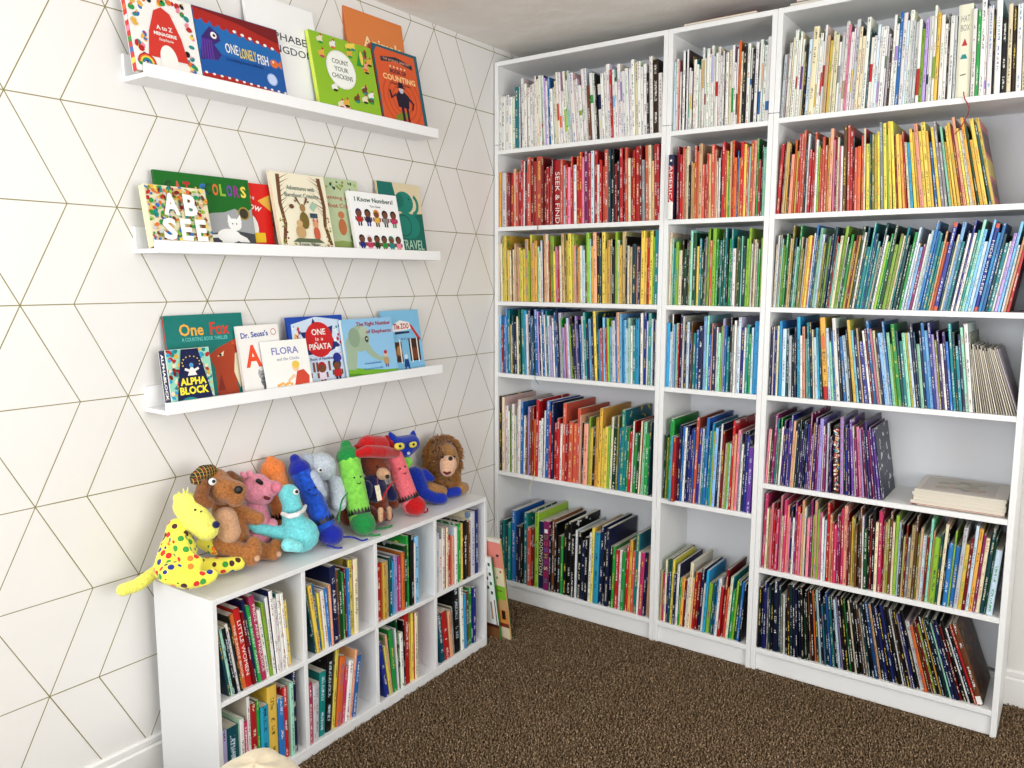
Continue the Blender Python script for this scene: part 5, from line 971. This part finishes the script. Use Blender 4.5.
 ["head","lionf",[[[-0.01,0.0358,0.1567,0.0553],[-0.0,0.0356,0.1346,0.0537]]]],
 ["_mane","manef",[[[-0.02,0.0416,0.1559,0.074],[-0.01,0.0294,0.1187,0.0707]],[[0.01,0.017,0.0691,0.0413]]]],
 ["face","facep",[[[0.085,-0.0513,0.1508,0.034],[0.085,-0.0561,0.1329,0.031]]]],
 ["nose","blackp",[[[0.132,-0.0946,0.1861,0.0087]]]],
 ["mouth","maroonp",[[[0.12,-0.1178,0.1364,0.005],[0.122,-0.1035,0.128,0.0058],[0.12,-0.082,0.1294,0.0051]]]],
 ["eye","blackp",[[[0.105,-0.1083,0.1901,0.0051]]]],
 ["eye","blackp",[[[0.095,-0.0273,0.1757,0.0044]]]]]]}
TL = {'plush_spotted_dog': 'yellow plush dog with multicoloured spots sitting at the near end of the low unit', 'plush_brown_dog': 'brown plush dog in a plaid cap sitting between the yellow spotted dog and pink pig',
      'plush_pig': 'pink plush pig squeezed in behind the brown dog', 'orange_crayon_plush': 'orange plush crayon leaning on the wall behind the turquoise plush', 'blue_crayon_plush': 'blue plush crayon with dark blue tip and string legs leaning beside the pale elephant',
      'green_crayon_plush': 'lime plush crayon with green tip and green string limbs', 'red_crayon_plush': 'pink plush crayon with red tip and end leaning next to the bear',
      'plush_turquoise_dinosaur': 'turquoise round plush animal with a striped white collar', 'plush_pale_elephant': 'pale blue plush elephant sitting behind the blue plush crayon',
      'plush_brown_bear': 'brown plush bear in a red hat and navy coat', 'plush_blue_cat': 'blue plush cat with yellow eyes sitting beside the lion', 'plush_lion': 'shaggy brown plush lion at the corner end of the low unit'}
NM = {'plush_spotted_dog': 'plush_dog', 'plush_brown_dog': 'plush_dog', 'orange_crayon_plush': 'plush_crayon', 'blue_crayon_plush': 'plush_crayon', 'green_crayon_plush': 'plush_crayon', 'red_crayon_plush': 'plush_crayon',
      'plush_turquoise_dinosaur': 'plush_dinosaur', 'plush_pale_elephant': 'plush_elephant', 'plush_brown_bear': 'plush_bear', 'plush_blue_cat': 'plush_cat'}
for tn, (base, parts) in TOYS.items():
    r = empty(NM.get(tn, tn), (base[0], base[1], UH+.0006), 0, TL[tn], 'plush toy', 'plush toys lined up on the low shelf unit')
    for pn, mt, caps in parts:
        if pn == 'string':
            c = caps[0]; P = [Vector(q[:3]) for q in c]
            for q in P: q.z = max(q.z, .003) if q.x+base[0] < .31 else q.z
            tube('string_limb', P, .0032, TM[mt], r, 6); continue
        if pn == '_label':
            q = caps[0][0][0] if isinstance(caps[0][0][0], list) else caps[0][0]
            b_ = box('luggage_label', TM['creamp'], r, -.001, -.010, -.026, .001, .010, .026, .0003); b_.location = (q[0]+.006, q[1], q[2]); b_.rotation_euler = (0, R(-14), 0)
            tube('label_cord', [(q[0]+.004, q[1], q[2]+.024), (q[0]-.004, q[1]+.006, q[2]+.05)], .0012, TM['redp'], r, 5); continue
        if pn in ('_zigzag', '_face'):
            body = [x for x in parts if x[0] == 'body'][0][2][0]; A0, A1 = Vector(body[0][:3]), Vector(body[-1][:3]); A1.z = max(A1.z, body[-1][3]+.001); ax = (A1-A0).normalized(); c = caps[0][0]; ctr = A0.lerp(A1, ((.70 if pn == '_zigzag' else .38)-.20)/.60); rad = c[3]
            fx = (Vector((1, -.35, .25))-ax*Vector((1, -.35, .25)).dot(ax)).normalized(); sx = ax.cross(fx)
            pt = lambda a_, l_, k_=1.09: ctr+ax*l_+(fx*math.cos(a_)+sx*math.sin(a_))*rad*k_
            if pn == '_zigzag':
                n = 22; V = []; Fz = []
                for i in range(n):
                    a0 = 2*math.pi*i/n; a1_ = 2*math.pi*(i+1)/n; am = (a0+a1_)/2; k_ = len(V)
                    V += [pt(a0, .006), pt(a1_, .006), pt(am, -.012), pt(a0, .009), pt(a1_, .009)]; Fz += [(k_, k_+1, k_+2), (k_, k_+3, k_+4, k_+1)]
                obj('zigzag_band', mesh('zigzag_band', V, Fz), TM['blackp'], r)
            else:
                for s_ in (-.35, .25):
                    q = pt(s_, 0, .99); obj('eye', union('eye', [[[*q, .0035]]], False), TM['blackp'], r)
                tube('mouth', [pt(-.25, .018, 1.0), pt(-.05, .024, 1.02), pt(.15, .018, 1.0)], .0012, TM['blackp'], r, 5)
            continue
        if pn == '_mane':
            R2 = random.Random(9); V, Fm = [], []; cen = [Vector(q[:3]) for c in caps for q in c]; rad = [q[3] for c in caps for q in c]
            for i in range(5200):
                k_ = R2.randrange(len(cen)); d = Vector((R2.gauss(0, 1), R2.gauss(0, 1), R2.gauss(0, 1))).normalized()
                if d.x > .45 and abs(d.y) < .62 and k_ < 2: continue
                p0 = cen[k_]+d*rad[k_]*.82; dr = (d+Vector((.15, 0, -.75))).normalized(); L_ = R2.uniform(.016, .03); w_ = .0028; sd_ = dr.cross(d)
                if sd_.length < .1: continue
                sd_.normalize(); n0 = sd_.cross(dr); i0 = len(V); p1 = p0+d*.008+dr*L_*.5; p2 = p0+dr*L_+d*.003
                V += [p0-sd_*w_, p0+sd_*w_, p0+n0*w_, p1-sd_*w_*.8, p1+sd_*w_*.8, p1+n0*w_, p2]
                Fm += [(i0, i0+1, i0+4, i0+3), (i0+1, i0+2, i0+5, i0+4), (i0+2, i0, i0+3, i0+5), (i0+3, i0+4, i0+6), (i0+4, i0+5, i0+6), (i0+5, i0+3, i0+6)]
            o = obj('mane', mesh('mane', V, Fm), TM['manef'], r); o['kind'] = 'stuff'; o['label'] = 'shaggy darker brown mane'; continue
        o = obj(pn, union(pn, caps), TM[mt], eye if pn == 'pupil' else r)
        if pn == 'eye': eye = o

# ------------------------------------------------------------------ loose books, papers, ribbons, cushion
def loose(name, x0, y0, z0, w_, d_, h_, col, side, label, cat, group=None, rz=0, rot=None, pcol=None, art=None):
    """a book lying flat: front cover up"""
    g = Geo(); c = lin(col); e = .0015 if h_ > .006 else .0006
    def bx(a, b, cc): 
        P = [(a[0], a[1], a[2]), (b[0], a[1], a[2]), (b[0], b[1], a[2]), (a[0], b[1], a[2]), (a[0], a[1], b[2]), (b[0], a[1], b[2]), (b[0], b[1], b[2]), (a[0], b[1], b[2])]
        for f in ((0, 3, 2, 1), (4, 5, 6, 7), (0, 1, 5, 4), (1, 2, 6, 5), (2, 3, 7, 6), (3, 0, 4, 7)): g.quad([P[i] for i in f], cc)
    bx((0, 0, 0), (w_, d_, e), lin(side)); bx((0, 0, h_-e), (w_, d_, h_), c); bx((0, 0, e), (e, d_, h_-e), c)
    o = obj(name, g.build(name), M_PR); o.location = (x0, y0, z0); o.rotation_euler = rot or (0, 0, rz); tag(o, label, cat, group)
    pm = M_PG if pcol is None else flat(pcol)
    box('pages', pm, o, e, .0008, e, w_-.0015, d_-.001, h_-e, 0); return o
# leaning thin magazines at the end of the blue row
z = SH['C'][2]; x = 1.879; mg = [(.86, .82, .74), (.74, .70, .62), (.90, .88, .82), (.62, .58, .52), (.80, .74, .62), (.70, .68, .66)]
mr_ = random.Random(4); n = 17
for i in range(n):
    a = -9-10*i/(n-1); t_ = .0038+mr_.uniform(-.0008, .0008); h_ = .208+mr_.uniform(-.01, .012)
    if i >= n-2: t_ = .005
    g = Geo(); c = lin(mg[i % 6] if i < n-1 else (.70, .66, .70)); dk = lin((.22, .18, .15) if i % 3 else (.5, .45, .38)); d_ = .20
    for q, cc in (([(0, 0, 0), (t_*.6, 0, 0), (t_*.6, 0, h_), (0, 0, h_)], c), ([(t_*.6, 0, 0), (t_, 0, 0), (t_, 0, h_), (t_*.6, 0, h_)], dk), ([(0, d_, 0), (0, 0, 0), (0, 0, h_), (0, d_, h_)], c),
                  ([(t_, 0, 0), (t_, d_, 0), (t_, d_, h_), (t_, 0, h_)], lin((.62, .58, .62)) if i == n-1 else c), ([(0, 0, h_), (t_, 0, h_), (t_, d_, h_), (0, d_, h_)], c), ([(0, d_, 0), (0, d_, h_), (t_, d_, h_), (t_, d_, 0)], c), ([(0, 0, 0), (0, d_, 0), (t_, d_, 0), (t_, 0, 0)], c)): g.quad(q, cc)
    o = obj('magazine', g.build('magazine'), M_PR); o.matrix_world = Matrix.Translation((x, F+.012+mr_.uniform(0, .006), z+.0004)) @ Matrix.Rotation(R(a), 4, 'Y')
    tag(o, f'{ORD[i+1]} thin cream magazine leaning after the blue row, counted from the books' if i < n-1 else 'last leaning magazine with its plain mauve-grey back cover showing after the blue row', 'magazine', 'thin leaning magazines at the end of the blue row')
    x += t_/math.cos(R(a))+.0004+(.213*math.tan(R(10/(n-1))) if i < n-1 else 0)*.97
# flat pile on the shelf below them
z = SH['C'][1]+.0006; x0 = 1.706
for i, (dx, dy, w_, h_, c_, s_, lb) in enumerate([(.022, .006, .250, .005, (.10, .16, .14), (.08, .1, .1), 'dark thin book at the bottom of the flat pile beside the purple row'), (.004, .000, .268, .013, (.86, .80, .74), (.7, .3, .3), 'cream book with reddish edge second from bottom of the flat pile'),
                                      (.012, .003, .262, .016, (.90, .87, .80), (.9, .86, .8), 'thick cream book in the middle of the flat pile'), (.008, .002, .264, .012, (.86, .83, .77), (.86, .8, .74), 'pale book second from top of the flat pile'), (.014, .001, .260, .009, (.84, .80, .76), (.8, .77, .72), 'grey-brown worn picture book on top of the flat pile')]):
    o = loose('flat_book', x0+dx, F+.012+dy, z, w_, .225, h_, c_, s_, lb, 'book', 'flat pile of old picture books', rz=0); z += h_+.0003
A_ = Geo()
gb = random.Random(2)
for i in range(26):
    u, v = gb.uniform(.06, .18), gb.uniform(.05, .17); P = [(u+gb.uniform(.01, .03)*math.cos(t), v+gb.uniform(.008, .02)*math.sin(t), .00925+.00001*i) for t in [k*6.283/9 for k in range(9)]]
    A_.quad(P, lin((.62+gb.uniform(-.06, .14), .58+gb.uniform(-.05, .14), .55)))
A_.quad([(.015, .02, .00915), (.225, .02, .00915), (.225, .205, .00915), (.015, .205, .00915)], lin((.76, .72, .68))); obj('cover_print', A_.build('cover_print'), M_PR, o)
# flat books on top of the cases
loose('flat_book', .86, F+.006, HC+.0005, .27, .23, .010, (.45, .05, .08), (.4, .05, .08), 'thin red book lying flat on top of the narrow bookcase', 'book')
loose('flat_book', 1.24, F+.010, HC+.0005, .30, .22, .012, (.10, .12, .30), (.1, .1, .2), 'dark blue book lying flat on top of the wide right-hand bookcase', 'book')
loose('flat_book', 1.26, F+.014, HC+.0130, .26, .20, .009, (.60, .14, .12), (.5, .1, .1), 'red book lying on the dark blue one on top of the wide right-hand bookcase', 'book')
# two large board books propped between the low unit and the corner bookcase
def propped(y0, x0, t_, h_, d_, lean_, bands, edge, label, back):
    """bands run up the cover that faces the room, next to the edge-coloured spine"""
    g = Geo(); zs = [0]+[b[0] for b in bands]; E_ = lin(edge)
    for i, (zz, cc) in enumerate(bands): g.quad([(0, d_, zs[i]*h_), (0, 0, zs[i]*h_), (0, 0, zz*h_), (0, d_, zz*h_)], lin(cc))
    for q, cc in (([(0, 0, 0), (t_*.62, 0, 0), (t_*.62, 0, h_), (0, 0, h_)], E_), ([(t_*.62, 0, 0), (t_, 0, 0), (t_, 0, h_), (t_*.62, 0, h_)], lin(back)), ([(t_, 0, 0), (t_, d_, 0), (t_, d_, h_), (t_, 0, h_)], lin(back)),
              ([(0, 0, h_), (t_, 0, h_), (t_, d_, h_), (0, d_, h_)], lin((.85, .82, .74))), ([(t_, d_, 0), (0, d_, 0), (0, d_, h_), (t_, d_, h_)], E_), ([(0, 0, 0), (0, d_, 0), (t_, d_, 0), (t_, 0, 0)], E_)): g.quad(q, cc)
    o = obj('board_book', g.build('board_book'), M_PR); o.matrix_world = Matrix.Translation((x0, y0, .004)) @ Matrix.Rotation(R(91), 4, 'Z') @ Matrix.Rotation(R(lean_), 4, 'Y')
    tag(o, label, 'book', 'large board books propped beside the low unit'); return o
def dab(nm, pb, y0, y1, z0, z1, cl): obj(nm, boxm(nm, -.0005, y0, z0, .0002, y1, z1, 0), flat(cl), pb)
pb = propped(-.640, .306, .009, .37, .16, -10.5, [(.14, (.50, .33, .20)), (.18, (.28, .12, .08)), (1, (.93, .94, .93))], (.10, .50, .18), 'shorter propped board book, white cover dotted with dark green leaves and a bright green edge', (.08, .4, .15))
for i in range(7): dab('leaf_print', pb, .010+.016*(i % 2), .020+.016*(i % 2), .205+.021*i, .219+.021*i, (.08, .32, .14))
dab('trunk_print', pb, .022, .030, .09, .17, (.70, .52, .36)); dab('path_print', pb, .006, .010, .05, .18, (.3, .2, .15))
pb = propped(-.618, .340, .014, .445, .16, -10, [(.12, (.90, .83, .70)), (.16, (.5, .2, .12)), (.30, (.86, .55, .26)), (.40, (.80, .62, .42)), (.54, (.50, .74, .18)), (.72, (.92, .87, .72)), (.97, (.92, .55, .50)), (1, (.9, .9, .85))], (.80, .62, .38), 'taller propped board book with a pink and green farm picture and dark green back', (.04, .34, .20))
dab('cow_print', pb, .012, .030, .09, .13, (.12, .05, .04)); dab('flower_print', pb, .010, .018, .30, .31, (.75, .2, .25)); dab('bird_print', pb, .014, .026, .37, .38, (.3, .12, .2)); dab('fence_print', pb, .016, .040, .215, .220, (.4, .3, .2)); dab('flower_print', pb, .030, .036, .27, .28, (.2, .5, .15))
# ribbons
RB = flat((.60, .05, .10)); YB = flat((.88, .80, .50))
def ribbon(pts, mat, label):
    o = tube('bookmark_ribbon', pts, .0016, mat, None, 5); tag(o, label, 'ribbon')
ribbon([(.235, F+.004, 1.70), (.235, F-.004, 1.672), (.236, F-.006, 1.655), (.234, F-.005, 1.645)], RB, 'short red bookmark ribbon hanging over the shelf edge under the red row')
ribbon([(1.78, F+.004, 2.02), (1.785, F-.005, 1.998), (1.800, F-.006, 1.965), (1.785, F-.004, 1.925), (1.765, F-.003, 1.895)], RB, 'long curling red bookmark ribbon hanging from the white top row')
ribbon([(.225, F+.002, .62), (.222, F-.005, .592), (.205, F-.006, .56), (.203, F-.006, .535)], YB, 'pale yellow bookmark ribbon hanging below the rainbow mixed row')
ribbon([(.228, F+.002, 1.06), (.226, F-.005, 1.036), (.235, F-.006, 1.018), (.250, F-.006, 1.006)], flat((.2, .55, .5)), 'thin teal bookmark ribbon hanging below the blue row')
# cream cushion on the floor in front
def cushion():
    V, Fc = [], []; nu, nv = 40, 20; cx, cy = .600, -2.035; rx_, ry_, h_ = .125, .120, .295
    for j in range(nv+1):
        ph = -math.pi/2+math.pi*j/nv
        for i in range(nu):
            th = 2*math.pi*i/nu; k_ = abs(math.cos(ph))**.55; wr = 1+.035*math.sin(5*th+3*ph)+.02*math.sin(11*th-2*ph)
            V.append((cx+rx_*k_*math.cos(th)*wr, cy+ry_*k_*math.sin(th)*wr, h_/2+.005+h_/2*math.copysign(abs(math.sin(ph))**.7, ph)*(1+.035*math.sin(3*th+1))))
    for j in range(nv):
        for i in range(nu): Fc.append((j*nu+i, j*nu+(i+1) % nu, (j+1)*nu+(i+1) % nu, (j+1)*nu+i))
    o = empty('floor_cushion', (0, 0, 0), 0, 'cream cloth floor cushion in front of the low unit, only its top showing', 'cushion')
    obj('cover', mesh('cover', V, Fc, True), fabric('cream_canvas', (.90, .84, .72), 90, .3, .06), o)
    tube('seam', [(cx+rx_*.985*math.cos(t), cy+ry_*.985*math.sin(t), h_/2+.005) for t in [k*2*math.pi/24 for k in range(25)]], .004, fabric('cream_piping', (.86, .80, .68)), o, 6)
cushion()
